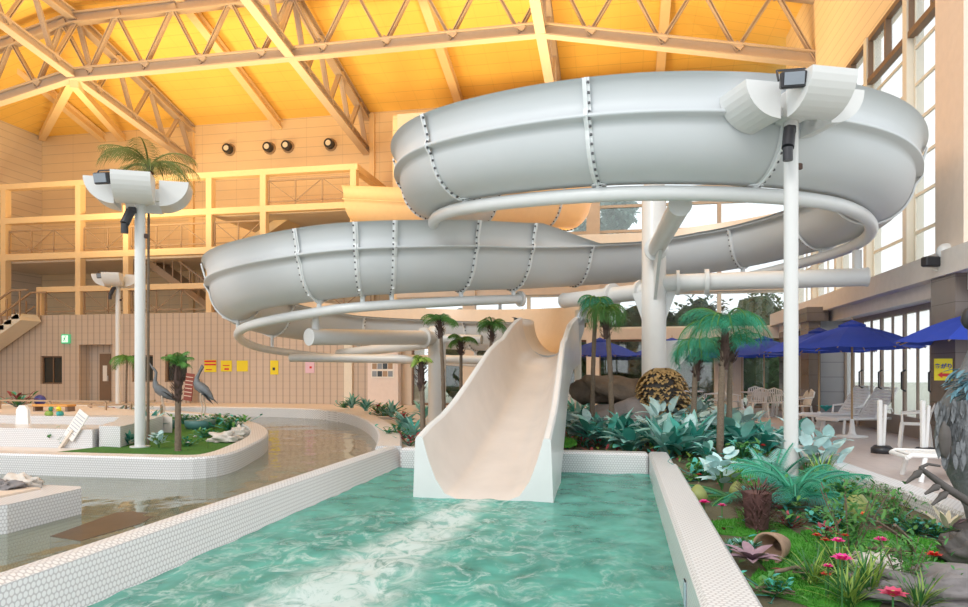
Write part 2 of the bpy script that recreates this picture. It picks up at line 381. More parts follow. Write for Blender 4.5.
# back window wall, plane y=27, x from -8.8 to XR
m=MB(); m.box(-8.8,XR+.2,YG,YG+.2,8.7,11.6); m.box(-8.8,XR+.2,YG,YB,11.6,11.7); m.box(-8.8,-8.2,YG,YG+.2,0,8.7)
m.box(-8.8,XR+.2,YG-.25,YG+.2,2.55,2.95); m.box(-8.8,XR+.2,YG-.12,YG+.2,4.3,4.75); struct('wall_back', m, M_tan)
# brick service block under the gallery (ribbed tile), with door recess and windows as holes
def wall_with_holes(x0,x1,z0,z1,y0,y1,holes,mb):
    """front wall made of strips around rectangular holes [(xa,xb,za,zb)]"""
    xs=sorted(set([x0,x1]+[h[0] for h in holes]+[h[1] for h in holes]))
    for a,b in zip(xs,xs[1:]):
        hs=sorted([(h[2],h[3]) for h in holes if h[0]<=a+1e-6 and h[1]>=b-1e-6]); z=z0
        for za,zb in hs:
            if za>z: mb.box(a,b,y0,y1,z,za)
            z=zb
        if z<z1: mb.box(a,b,y0,y1,z,z1)
def wx(u): return PY(u,370,YG).x
def wz(v,u): return PY(u,v,YG).z
holes=[(wx(40.5),wx(62),wz(384,50),wz(356,50)), (wx(79),wx(112),0,wz(344.5,95)),
       (wx(132),wx(153),wz(382,140),wz(355,140)), (wx(165),wx(187),wz(382,175),wz(354.5,175))]
m=MB(); wall_with_holes(XL,-9.6,0,3.85,YG,YG+.35,holes,m); struct('wall_service_block', m, M_rib)
m=MB(); m.box(XL,-9.6,YG+.35,YB,3.6,3.85); struct('floor_gallery_lower', m, M_tan)
m=MB(); m.box(-9.6,-8.8,YG-.1,YG+.35,0,3.85); m.box(wx(345),wx(353),YG-.12,YG,0,3.85); struct('trim_1', m, M_cream)
for i,h in enumerate((holes[0],holes[2],holes[3])):
    m=MB(); x0,x1,z0,z1=h; t=.06
    m.box(x0,x1,YG+.1,YG+.2,z0,z0+t); m.box(x0,x1,YG+.1,YG+.2,z1-t,z1); m.box(x0,x0+t,YG+.1,YG+.2,z0+t,z1-t); m.box(x1-t,x1,YG+.1,YG+.2,z0+t,z1-t); m.box((x0+x1)/2-.02,(x0+x1)/2+.02,YG+.12,YG+.2,z0+t,z1-t)
    f=struct('window_%d'%(i+1), m, M_brown); g=MB(); g.box(x0,x1,YG+.16,YG+.18,z0,z1); g.build('window_pane', M_dark, f)
# door recess
x0,x1,z0,z1=holes[1]
m=MB(); m.box(x0,x1,YG+.62,YG+.70,0,z1); m.box(x0-.05,x0,YG+.35,YG+.62,0,z1+.05); m.box(x1,x1+.05,YG+.35,YG+.62,0,z1+.05); m.box(x0,x1,YG+.35,YG+.62,z1,z1+.05); struct('wall_door_recess', m, M_rib)
dx0=x0+(x1-x0)*.36; dx1=x0+(x1-x0)*.70
m=MB(); m.box(dx0-.07,dx1+.07,YG+.56,YG+.62,0,2.2); d=struct('door_1', m, M_steel)
g=MB(); g.box(dx0,dx1,YG+.53,YG+.56,.03,2.13); g.build('door_leaf', M_brown, d)
g=MB(); g.box(dx0+.18,dx1-.18,YG+.51,YG+.53,.9,1.6); g.build('door_notice', M_paper, d)
g=MB(); g.tube([(dx1-.1,YG+.48,.9),(dx1-.1,YG+.48,1.15)],.015,8); g.build('door_handle', M_pipe, d)

# ---- right wall: upper window band z 3.45-9.4, solid above, doors below
m=MB(); m.box(XR,XR+.25,9,YG+.2,9.4,15.6); struct('wall_right', m, M_sidingR)
m=MB(); m.box(5.35,XR+.25,11.5,YG,3.0,3.42); m.box(5.6,XR+.25,11.5,YG,2.72,3.0); struct('trim_ledge', m, mat('ledge_paint',(.84,.77,.70),.5))
cols=[16.0,18.4,20.8,23.2,25.6]
m=MB()
for y in cols: m.box(5.82,XR+.2,y-.11,y+.11,3.42,9.4)
struct('trim_window_columns', m, M_cream)
bays=[13.75]+cols+[YG]; wn=4
for i,(ya,yb) in enumerate(zip(bays,bays[1:])):
    a=ya+(.13 if i else 0); b=yb-.13 if i<5 else yb; f=MB(); x0,x1=XR,XR+.045
    step=.76 if i==0 else (.76 if i==1 else 1.2); z=3.45; rows=[]
    f.box(x0,x1,a,a+.07,3.45,9.4); f.box(x0,x1,b-.07,b,3.45,9.4); f.box(x0,x1,a+.07,b-.07,3.42,3.52)
    z=3.45+step
    while z<8.2: f.box(x0,x1,a+.07,b-.07,z-.03,z+.03); z+=step
    if i>1: f.box(x0,x1,(a+b)/2-.03,(a+b)/2+.03,3.5,8.3)
    f.cur=1; f.box(x0-.12,x1,a,b,8.25,8.38); f.box(x0-.1,x1,a,b,9.28,9.4)
    for k in range(3): yy=a+(b-a)*k/2; f.box(x0-.1,x1,max(a,yy-.04),min(b,yy+.04),8.38,9.28)
    fr=struct('window_%d'%wn, f, [M_cream,M_brown]); wn+=1
    g=MB(); g.box(XR+.02,XR+.03,a,b,3.45,9.35); g.build('window_pane', M_frost, fr)
# big square pillar and stone pillar below it
m=MB(); m.box(5.5,6.3,12.7,13.75,3.42,15.4); struct('trim_pier', m, mat('pier_paint',(.80,.66,.55),.6))
m=MB(); m.box(6.3,6.7,12.75,13.5,0,15); struct('trim_pier_side', m, M_pole)
m=MB(); m.box(5.42,6.1,12.8,13.72,0,3.0); struct('wall_stone_pillar', m, M_stone)
yA,yB_=PX(845,370,XR).y, PX(820,370,XR).y
m=MB(); m.box(5.32,6.2,20.4,20.9,0,2.72); struct('wall_grey_stone', m, M_grey)
m=MB(); m.box(5.02,5.32,20.3,21.2,0,2.72); m.box(4.95,5.5,20.2,21.3,2.72,3.1); struct('wall_brown_pillar', m, M_stone)
m=MB(); m.box(5.5,XR+.25,25.2,26.2,0,2.72); struct('wall_far_pillar', m, M_stone)
# lower glazed doors: (y0,y1,leaves)
dn=2
for ya,yb,nl in ((13.72,20.4,5),(20.9,25.2,3)):
    w=(yb-ya)/nl; f=MB(); f.box(XR,XR+.12,ya,yb,2.6,2.72); f.box(XR,XR+.12,ya,yb,0,.42)
    for k in range(nl+1): yy=ya+w*k; f.box(XR-.01,XR+.05,max(ya,yy-.045),min(yb,yy+.045),.42,2.6)
    for k in range(nl): yy=ya+w*(k+.5); f.box(XR,XR+.04,yy-.03,yy+.03,.42,2.6)
    fr=struct('door_%d'%dn, f, mat('door_frame',(.34,.27,.22),.45)); dn+=1
    g=MB(); g.box(XR+.04,XR+.055,ya,yb,.42,2.6); g.build('door_pane', M_frost, fr)
    for k in range(1,nl):
        yy=ya+w*k-.16; g=MB(); g.tube([(XR-.02,yy,.95),(XR-.1,yy,1.0),(XR-.1,yy,1.35),(XR-.02,yy,1.4)],.02,8); g.build('door_handle', M_black, fr)
# ---- back windows
def back_window(n,x0,x1,z0,z1,nx,zs,mt,pane):
    f=MB(); 
    f.box(x0,x1,YG+.02,YG+.12,z0,z0+.08); f.box(x0,x1,YG+.02,YG+.12,z1-.08,z1)
    for k in range(nx+1):
        x=x0+(x1-x0)*k/nx; f.box(max(x0,x-.07),min(x1,x+.07),YG-.03,YG+.12,z0+.08,z1-.08)
    for z in zs: f.box(x0,x1,YG-.02,YG+.11,z-.05,z+.05)
    fr=struct('window_%d'%n,f,mt); g=MB(); g.box(x0,x1,YG+.06,YG+.07,z0,z1); g.build('window_pane',pane,fr)
back_window(9,-8.2,XR,4.75,8.7,6,(5.7,6.65,7.6,8.2),M_tan,M_glass)
back_window(10,-8.2,XR,2.95,4.3,6,(),M_cream,M_glass)
back_window(11,-8.2,XR,0,2.55,6,(),M_brown,M_glass)
m=MB()
for x in (-5.8,-1.0): m.box(x-.25,x+.25,YG-.3,YG,0,11.6)
m.box(3.4,4.4,YG-.25,YG,0,2.55); struct('trim_back_piers', m, M_tan)
# ---- floors
shore=[(-29.2,21.0),(-14,21.0),(-12.1,20.9),(-10.4,20.8),(-9.0,20.3),(-7.8,19.2),(-6.7,17.7),(-5.75,16.0),(-4.9,14.2),(-4.25,12.6),(-3.85,11.4),(-3.6,10.6)]
def smooth_line(p, it=2):
    for _ in range(it):
        q=[p[0]]
        for a,b in zip(p,p[1:]): q+=[(a[0]*.75+b[0]*.25,a[1]*.75+b[1]*.25),(a[0]*.25+b[0]*.75,a[1]*.25+b[1]*.75)]
        q.append(p[-1]); p=q
    return p
shore=smooth_line(shore)
m=MB(); m.prism(shore+[(2.9,10.6),(2.9,YG+.3),(-29.2,YG+.3)], -1,0); struct('floor_back', m, M_deckback)
m=MB(); m.box(2.9,6.6,1,YG+.3,-1,0.0); struct('floor', m, M_deck)
m=MB(); m.box(-60,60,YG+.4,90,-.3,-.05); m.box(6.6,60,-10,YG+.4,-.3,-.05); struct('ground', m, mat('outside_ground',(.35,.38,.30),.9))
def ribbon(poly, w, closed=False):
    L=[];R=[]; n=len(poly)
    for i,(x,y) in enumerate(poly):
        a=poly[(i-1)%n] if closed or i>0 else poly[i]; b=poly[(i+1)%n] if closed or i<n-1 else poly[i]
        t=Vector((b[0]-a[0],b[1]-a[1])).normalized(); nx,ny=-t.y,t.x
        L.append((x+nx*w/2,y+ny*w/2)); R.append((x-nx*w/2,y-ny*w/2))
    return L,R
def kerb(mb, poly, w, z0, z1, closed=False, cop=.03):
    L,R=ribbon(poly,w,closed); n=len(poly)
    prof=lambda i:[(L[i][0],L[i][1],z0),(L[i][0],L[i][1],z1-cop),(L[i][0]*.93+R[i][0]*.07,L[i][1]*.93+R[i][1]*.07,z1),(R[i][0]*.93+L[i][0]*.07,R[i][1]*.93+L[i][1]*.07,z1),(R[i][0],R[i][1],z1-cop),(R[i][0],R[i][1],z0)]
    vs=[p for i in range(n) for p in prof(i)]; k=6
    for i in range(n if closed else n-1):
        j=(i+1)%n
        for a in range(k-1):
            o=len(mb.v); mb.cur=1 if a==2 else 0
            mb.add([vs[i*k+a],vs[j*k+a],vs[j*k+a+1],vs[i*k+a+1]],[(0,1,2,3)])
    mb.cur=0
    if not closed:
        mb.add(prof(0),[tuple(range(6))]); mb.add(prof(n-1),[tuple(range(5,-1,-1))])
# channel kerb along the shore
m=MB(); kerb(m, shore, .42, -1, .2); struct('trim_shore_kerb', m, [M_tile,M_coping])
# bed kerb on deck side
bk=smooth_line([(2.95,3.0),(2.95,6.8),(2.72,9.6),(2.66,12),(2.8,15),(2.9,17.2),(2.2,17.8),(-1.0,17.9),(-4.2,17.6)])
m=MB(); kerb(m,bk,.26,0,.21); struct('trim_bed_kerb', m, [M_tile,M_tile])
# pool
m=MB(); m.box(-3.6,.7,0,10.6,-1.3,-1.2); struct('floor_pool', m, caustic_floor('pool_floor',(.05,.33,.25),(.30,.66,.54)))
m=MB(); m.extr([(-3.62,-1.2),(-3.62,.17),(-3.60,.20),(-3.52,.20),(-3.47,.17),(-3.33,-.12),(-3.30,-.3),(-3.30,-1.2)],lambda a,b,w:Vector((a,w,b)),-.2,10.6); struct('wall_pool_left', m, M_tile)
m=MB(); m.rbox((-1.46,10.45,-.5),(3.72,.3,1.4),bev=.03); struct('wall_pool_back', m, M_tile)
m=MB(); m.rbox((.55,9.85,-.5),(.28,1.5,1.4),bev=.03); m.rbox((.56,4.55,-.49),(.31,9.2,1.42),bev=.03); struct('wall_pool_right', m, M_tile)
g=MB(); g.rbox((.398,4.55,.0),(.012,.1,.16),bev=.005); tag(g.build('pool_marker', mat('marker',(.35,.45,.50),.4)),'small grey plate set in the inner face of the pool wall beside the bed','plate')
g=MB(); g.cur=0; pmk=PZ(264,446,-.02); g.rbox(pmk+Vector((-.05,0,.02)),(.12,.1,.14),Matrix.Rotation(.9,3,'Z'),.01); tag(g.build('depth_marker', mat('marker2',(.30,.33,.36),.4)),'grey depth plate on the outer face of the grass island kerb','plate')
# water
def waves(name, x0,x1,y0,y1,z,nx,ny,mt,amp,sc,lab=None,hole=None):
    m=MB(); vs=[]
    for j in range(ny+1):
        for i in range(nx+1):
            x=x0+(x1-x0)*i/nx; y=y0+(y1-y0)*j/ny; k=amp
            if name=='water_pool': k=amp*(1+1.6*math.exp(-((x+1.85)/(.25+.13*max(0,8.3-y)))**2)*(y<7.9))
            vs.append((x,y,z+k*(noise.noise(Vector((x*sc,y*sc*.8,0)))+.5*noise.noise(Vector((x*sc*2.3,y*sc*2,5))))))
    m.add(vs,[(j*(nx+1)+i,j*(nx+1)+i+1,(j+1)*(nx+1)+i+1,(j+1)*(nx+1)+i) for j in range(ny) for i in range(nx)],True)
    o=m.build(name,mt); tag(o,lab,'water',kind='stuff'); return o
waves('water_pool',-3.34,.42,.3,10.32,-.1,150,330,water('pool_water',(.80,.97,.93),True,(.14,.46,.38),.62,5.0,.30,.42),.022,2.2,'turquoise pool water churned white below the slide')
waves('water_channel',-29.2,-3.62,.3,21.2,-.1,160,140,water('channel_water',(.80,.86,.74),False,(.34,.38,.28),.35,2.0,.35,1.3),.008,1.2,'calm greenish water of the winding channel')
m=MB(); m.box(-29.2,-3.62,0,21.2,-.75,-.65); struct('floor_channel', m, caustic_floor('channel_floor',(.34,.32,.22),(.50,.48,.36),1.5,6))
# bottom-left kerbed corner
m=MB(); 
pl=[(-5.6,5.35),(-5.5,5.45),(-5.5,6.35),(-5.6,6.45),(-9.5,6.6),(-9.5,4.9)]
m.prism(pl,-.7,.17); struct('trim_corner_kerb', m, [M_tile])
m=MB(); m.prism([(-5.85,5.65),(-5.85,6.2),(-9.4,6.35),(-9.4,5.1)],.17,.19); struct('floor_corner_bed', m, mat('pinkish_sand',(.66,.54,.44),.8))
# grass island
isl=[(-16.0,8.75),(-10,8.75),(-6.3,8.72),(-5.75,8.8),(-5.7,9.3),(-6.0,10.3),(-6.35,11.4),(-6.9,12.6),(-7.8,14.0),(-9.0,15.4),(-10.6,17.0),(-12.6,18.3),(-15.0,19.0),(-19,19.2)]
isl=smooth_line(isl)
m=MB(); m.prism(isl+[(-19,8.75)],-.7,.03); struct('floor_island', m, M_deckback)
m=MB(); kerb(m, isl, .34, -.7, .2); struct('trim_island_kerb', m, [M_tile,M_coping])
m=MB(); tl=[(x-.15,y) if y>9 else (x,y+.2) for x,y in isl if x>-13]; m.prism([(x,y) for x,y in tl]+[(-11.3,13.5),(-8.9,10.9),(-9.2,8.95)],.03,.06)
o=m.build('lawn', M_turf_d); tag(o,'mown artificial lawn inside the island kerb','grass',kind='stuff')
# white kerb boxes on island's left
a=PZ(110,410,.45); b=PZ(110,443,.03)
m=MB(); m.prism([(-8.5,10.7),(-9.0,12.0),(-9.6,13.4),(-16,13.4),(-16,13.0),(-10.2,12.8),(-9.5,11.8),(-9.0,10.8)],.0,.42); m.prism([(-9.05,10.7),(-9.35,11.6),(-18,11.6),(-18,10.7)],0,.36)
struct('trim_low_wall', m, M_tile)
m=MB(); m.prism([(-9.4,13.42),(-12,15.6),(-14.5,17),(-24,17),(-24,13.42)],0.0,.40); struct('floor_raised_terrace', m, M_deckback)

# ================================================================ TRUSSES
def truss(name,label,pb,pt,n,wide=.34,h=.42,bw=.2,group=None):
    """pb / pt: polylines of bottom and top chord; n: panel count"""
    t=thing(name,label,'truss',pb[0],0,group); O=Vector(pb[0])
    def at(pl,s):
        L=[(Vector(b)-Vector(a)).length for a,b in zip(pl,pl[1:])]; tot=sum(L); d=s*tot
        for k,l in enumerate(L):
            if d<=l or k==len(L)-1: return Vector(pl[k]).lerp(Vector(pl[k+1]), min(1,d/l))
            d-=l
    for nm,pl in (('bottom_chord',pb),('top_chord',pt)):
        m=MB()
        for a,b in zip(pl,pl[1:]): m.ibeam(Vector(a)-O,Vector(b)-O,wide,h,.05)
        m.build(nm,M_steel,t)
    for k in range(n):
        s0=k/n; s1=(k+.5)/n; s2=(k+1)/n
        for a,b in ((at(pb,s0),at(pt,s1)),(at(pt,s1),at(pb,s2))):
            m=MB(); m.ibeam(a-O,b-O,bw,bw*.9,.03); m.beam(a-O+Vector((0,0,.05)),a-O+(b-a)*.1,.26,.3); m.build('brace',M_steel,t)
    return t
truss('roof_truss','long tan steel truss crossing the hall below the yellow ceiling',
      [(XL,23.4,11.0),(-20.6,23.4,12.75),(-2.6,23.4,12.8),(XR,23.4,11.1)],[(XL,23.4,13.0),(-20.6,23.4,14.9),(-2.6,23.4,15.0),(XR,23.4,13.1)],15)
for x,l in ((-20.6,'truss running to the back wall above the tall white light pole'),(-11.6,'truss running to the back wall beside the round wall spotlights'),(-2.6,'truss ending behind the top of the upper slide loop')):
    truss('roof_truss','tan steel '+l,[(x,16,13.9),(x,23.4,12.75),(x,YB,11.6)],[(x,16,15.6),(x,23.4,15.0),(x,YB,13.2)],7,.34,.36)
for x,l in ((-25.6,'rafter dropping to the corner by the pale side wall'),(-16.0,'rafter meeting the back wall left of the round spotlights'),(-7.0,'rafter on the ceiling slope above the left end of the upper loop'),(1.6,'rafter on the ceiling above the middle of the upper loop')):
    m=MB(); m.ibeam((0,0,0),(0,-10.5,10.5*.28),.34,.4,.05); o=m.build('roof_rafter',M_steelY); o.location=(x,YB,13.1); tag(o,'sloping tan '+l,'beam')
m=MB(); m.box(-.12,.12,-.15,0,-9.4,0); o=m.build('wall_post',M_steelY); o.location=(-20.6,YB,13.3); tag(o,'thin tan post up the back wall under the truss end behind the tall light pole','post')
m=MB(); m.box(-.12,.12,-.15,0,-9.4,0); o=m.build('wall_post',M_steelY); o.location=(-11.3,YB,13.3); tag(o,'thin tan post up the back wall beside the round spotlight nearest the slide','post')
for x,l in ((-24.5,'short yellow beam bracing the ceiling corner over the pale side wall'),):
    m=MB(); m.beam((0,0,0),(3.9,-7.6,-.6),.3,.3); o=m.build('knee_brace',M_steelY); o.location=(x,YB,13.0); tag(o,l,'beam')
m=MB(); m.beam((0,0,0),(-8.2,7.3,.7),.3,.3); o=m.build('knee_brace',M_steelY); o.location=(-20.9,23.6,12.6); tag(o,'tan strut dropping from the truss joint toward the corner of the back wall','beam')

# ================================================================ GALLERY
gal=thing('viewing_gallery','tan steel frame of galleries on posts above the ribbed brick wall','gallery',(-19,YG,3.85))
def gp(nm,m,mt): 
    o=m.build(nm,mt,gal); o.location=(19,-YG,-3.85); return o
for x,z0,z1 in ((-27.5,3.85,9.7),(-23.6,3.85,9.7),(-21.2,3.85,8.6),(-17.2,3.85,9.7),(-14.7,6.4,9.7),(-10.7,6.3,9.7),(-25.6,3.85,5.1)):
    m=MB(); m.box(x-.13,x+.13,YG+.02,YG+.34,z0,z1); gp('post',m,M_steelY)
for x0,x1,z,h in ((-29.2,-10.5,9.7,.24),(-29.2,-10.5,8.15,.26),(-29.2,-10.5,6.5,.28),(-25.7,-9.0,5.0,.24)):
    m=MB(); m.box(x0,x1,YG,YG+.36,z-h/2,z+h/2); gp('beam',m,M_steelY)
for x0,x1,z in ((-29.2,-9,6.38),(-17.2,-9,8.1)):
    m=MB(); m.box(x0,x1,YG+.36,YB,z-.1,z+.1); gp('gallery_deck',m,M_tan)
m=MB(); m.box(-10.86,-10.54,YG+.34,YB,9.56,9.84); gp('beam',m,M_steelY)
def railing(x0,x1,z,step=1.15):
    m=MB(); y=YG+.18
    m.beam((x0,y,z+1.0),(x1,y,z+1.0),.07,.07); m.beam((x0,y,z+.12),(x1,y,z+.12),.05,.05)
    n=max(1,round((x1-x0)/step)); 
    for k in range(n+1):
        x=x0+(x1-x0)*k/n; m.beam((x,y,z),(x,y,z+1.0),.05,.05)
        if k<n:
            xb=x0+(x1-x0)*(k+1)/n; m.beam((x,y,z+.12),(xb,y,z+1.0),.035,.035) if k%2 else m.beam((x,y,z+1.0),(xb,y,z+.12),.035,.035)
    gp('railing',m,M_rail)
railing(-27.3,-23.8,6.7); railing(-23.4,-17.4,6.7); railing(-17,-14.8,6.7); railing(-14.5,-10.9,8.35); railing(-25.4,-23.8,3.9); railing(-23.4,-17.4,3.9); railing(-17,-10,3.9)
m=MB(); m.beam((-17.0,YG+2.2,6.6),(-14.2,YG+2.2,8.3),1.3,.35,(0,0,1)); gp('stair_flight',m,M_steelY)
m=MB(); m.beam((-21.2,YG+1.8,6.4),(-17.5,YG+1.8,3.9),1.2,.3); 
for k in range(9): x=-21+3.4*k/8; z=6.4-2.4*k/8; m.beam((x,YG+1.2,z),(x,YG+1.2,z+1.0),.05,.05)
m.beam((-21,YG+1.2,7.4),(-17.6,YG+1.2,5.0),.08,.08); gp('stair_flight',m,M_rail)
# stair at the far left of the block
st=thing('concrete_stair','cream stair with dark rails coming down beside the brick wall','stairs',(-25.4,26.3,3.85))
m=MB(); m.beam((0,0,-.15),(-4.2,0,-2.65),1.1,.34)
for k in range(11): m.box(-.38*(k+1),-.38*k,-.55,.55,-.15-.23*k-.1,-.05-.23*k)
m.build('stair_flight',M_cream,st)
for yy in (-.5,.5):
    m=MB(); m.beam((.4,yy,1.0),(-.4,yy,1.0),.07,.07); m.beam((-.4,yy,1.0),(-4.2,yy,-1.3),.07,.07); m.beam((-.2,yy,.4),(-4.2,yy,-2.0),.05,.05)
    for k in range(7): x=-.65*k; m.beam((x,yy,-.1-.6*.65*k*1.0),(x,yy,1.0-.6*.62*k),.05,.05)
    m.build('railing',M_rail,st)

# ================================================================ WATER SLIDE
CP=[(-10.4,26.6,7.3,.5,.5),(-6.8,24.9,6.6,.5,.5),(-3.9,23.2,6.0,.5,.5),(-1.9,21.7,5.7,.5,.5),(-1.5,20.0,5.45,.5,.4),(-2.5,18.3,5.1,.4,.4),
(-3.5,16.4,4.8,.1,.47),(-3.77,14.07,4.5,0,.47),(-2.58,11.19,4.18,0,.47),(.31,9.99,4.0,0,.47),(3.19,11.19,3.98,0,.47),(4.39,14.07,3.92,0,.47),
(3.19,16.96,3.84,0,.5),(1.1,17.75,3.64,0,.5),(-.8,16.85,3.42,0,.5),(-2.2,15.6,3.22,.5,.3),(-3.63,14.2,3.04,.5,0),(-5.7,13.47,2.86,.5,0),(-8.5,14.68,2.66,.5,0),
(-9.66,17.6,2.42,.5,0),(-8.55,20.52,2.2,.5,0),(-5.7,21.73,2.08,.5,0),(-2.78,20.52,1.92,.5,0),(-1.57,17.9,1.8,.45,0),(-1.55,15.3,1.68,.25,.05)]
def cr(t):
    n=len(CP)-1; i=min(int(t),n-1); f=t-i; p0=CP[max(i-1,0)];p1=CP[i];p2=CP[i+1];p3=CP[min(i+2,n)]
    out=[]
    for k in range(5):
        a,b,c,d=p0[k],p1[k],p2[k],p3[k]
        if k>=3: out.append(b+(c-b)*f)
        else: out.append(.5*((2*b)+(c-a)*f+(2*a-5*b+4*c-d)*f*f+(3*b-a-3*c+d)*f**3))
    return out
def frame(t):
    x,y,z,hl,hr=cr(t); a=cr(max(0,t-.02)); b=cr(min(len(CP)-1,t+.02))
    T=Vector((b[0]-a[0],b[1]-a[1],0)).normalized(); R=Vector((T.y,-T.x,0)); return Vector((x,y,z)),R,T,hl,hr
RW,RH=.64,.84
def set_rh(t):
    global RH
    RH=.84-.10*max(0,min(1,(t-6.2)/1.2))*max(0,min(1,(12.6-t)/1.2))
def outer_profile(hl,hr,off=0):
    """(side, height) from left top over the bottom to right top; off grows outward"""
    pts=[]; w=RW+off
    if hl>.02: pts+=[(-w-.17,RH+hl),(-w-.10,RH+hl-.03),(-w-.05,RH+hl*.45)]
    pts+=[(-w-.03,RH+.03),(-w-.11,RH+.02),(-w-.11,RH-.03),(-w,RH-.04)] if off==0 else [(-w-.03,RH)]
    for k in range(1,18):
        a=PI+PI*k/18; pts.append((math.cos(a)*w, RH-.04+math.sin(a)*(RH-.04+off)))
    pts+=[(w,RH-.04),(w+.11,RH-.03),(w+.11,RH+.02),(w+.03,RH+.03)] if off==0 else [(w+.03,RH)]
    if hr>.02: pts+=[(w+.05,RH+hr*.45),(w+.10,RH+hr-.03),(w+.17,RH+hr)]
    return pts
def full_profile(hl,hr):
    """same count everywhere: heights may shrink to nothing"""
    hl=max(hl,.03); hr=max(hr,.03); o=outer_profile(hl,hr); w=RW-.035
    inn=[(w+.12,RH+hr-.01),(w+.05,RH+hr*.45),(w+.01,RH)]
    for k in range(17,0,-1):
        a=PI+PI*k/18; inn.append((math.cos(a)*w, RH-.04+math.sin(a)*(RH-.04-.035)))
    inn+=[(-w-.01,RH),(-w-.05,RH+hl*.45),(-w-.12,RH+hl-.01)]
    return o,inn
slide=thing('water_slide','grey white water slide of two open loops ending in a chute at the pool','water slide',(0,0,0))
JT=[0,1.2,2.4,3.3,4.6,5.9,7.1,8.05,8.8,9.5,10.7,11.45,12.2,13.2,14.15,15.1,15.8,16.5,16.76,17.15,18.3,19.2,20.2,21.4,22.6,24]
for a,b in zip(JT,JT[1:]):
    st_=max(5,int((b-a)*18)); m=MB(); O=[];I=[]
    for k in range(st_+1):
        t=a+(b-a)*k/st_; P,R,T,hl,hr=frame(t); set_rh(t); o,inn=full_profile(hl,hr)
        O.append([P+R*s_+Vector((0,0,z)) for s_,z in o]); I.append([P+R*s_+Vector((0,0,z)) for s_,z in inn])
    for mi,G in ((0,O),(1,I)):
        m.cur=mi; n=len(G[0]); m.add([p for r in G for p in r],[(k*n+i,k*n+i+1,(k+1)*n+i+1,(k+1)*n+i) for k in range(st_) for i in range(n-1)],True)
    m.cur=0
    for (e1,e2) in ((0,-1),(-1,0)):  # close top rims
        for k in range(st_):
            m.add([O[k][e1],I[k][e2],I[k+1][e2],O[k+1][e1]],[(0,1,2,3)])
    for G,H in ((O[0],I[0][::-1]),(O[-1],I[-1][::-1])):
        n=len(G); q=len(H)
        for i in range(min(n,q)-1): 
            ii=min(int(i*q/n),q-2); m.add([G[i],G[i+1],H[min(ii+1,q-1)],H[ii]],[(0,1,2,3)])
    warm=b<=6
    m.build('flume_section',[M_flume_lit,M_flume_lit] if warm else [M_flume,M_flume_in],slide)
for t in JT[1:-1]:
    set_rh(t); P,R,T,hl,hr=frame(t); m=MB(); hl=max(hl,.03); hr=max(hr,.03)
    i0=[q for q in outer_profile(hl,hr,0) ]; 
    path=[]; w=RW
    if hl>.1: path+=[(-w-.17,RH+hl),(-w-.06,RH+.1)]
    path+=[(-w-.1,RH)]
    for k in range(1,18): a=PI+PI*k/18; path.append((math.cos(a)*w, RH-.04+math.sin(a)*(RH-.04)))
    path+=[(w+.1,RH)]
    if hr>.1: path+=[(w+.06,RH+.1),(w+.17,RH+hr)]
    n=len(path)
    def off(i,o):
        a=path[max(i-1,0)]; b=path[min(i+1,n-1)]; tx,tz=b[0]-a[0],b[1]-a[1]; l=math.hypot(tx,tz) or 1
        return (path[i][0]+tz/l*o, path[i][1]-tx/l*o)
    for i in range(n-1):
        q=[off(i,.0),off(i,.04),off(i+1,.04),off(i+1,.0)]
        vs=[P+R*s_+Vector((0,0,z))+T*d for d in (-.012,.012) for s_,z in q]
        m.add(vs,[(3,2,1,0),(4,5,6,7),(0,1,5,4),(1,2,6,5),(2,3,7,6)])
    # broad white joint strip lying on the shell
    for i in range(n-1):
        q=[off(i,.012),off(i+1,.012)]
        vs=[P+R*q[0][0]+Vector((0,0,q[0][1]))-T*.05,P+R*q[1][0]+Vector((0,0,q[1][1]))-T*.05,P+R*q[1][0]+Vector((0,0,q[1][1]))+T*.05,P+R*q[0][0]+Vector((0,0,q[0][1]))+T*.05]
        m.add(vs,[(0,1,2,3)])
    m.cur=1
    for i in range(n-1):
        l=math.hypot(path[i+1][0]-path[i][0],path[i+1][1]-path[i][1]); c=max(1,round(l/.12))
        for j in range(c):
            f=(j+.5)/c; A=off(i,.02); B=off(i+1,.02); s_=A[0]+(B[0]-A[0])*f; z=A[1]+(B[1]-A[1])*f
            p=P+R*s_+Vector((0,0,z)); 
            m.rbox(p+T*.032-Vector((0,0,0)),(.028,.028,.028),Matrix((R,T,Vector((0,0,1)))).transposed())
    m.build('joint_flange',[M_flange,M_bolt],slide)
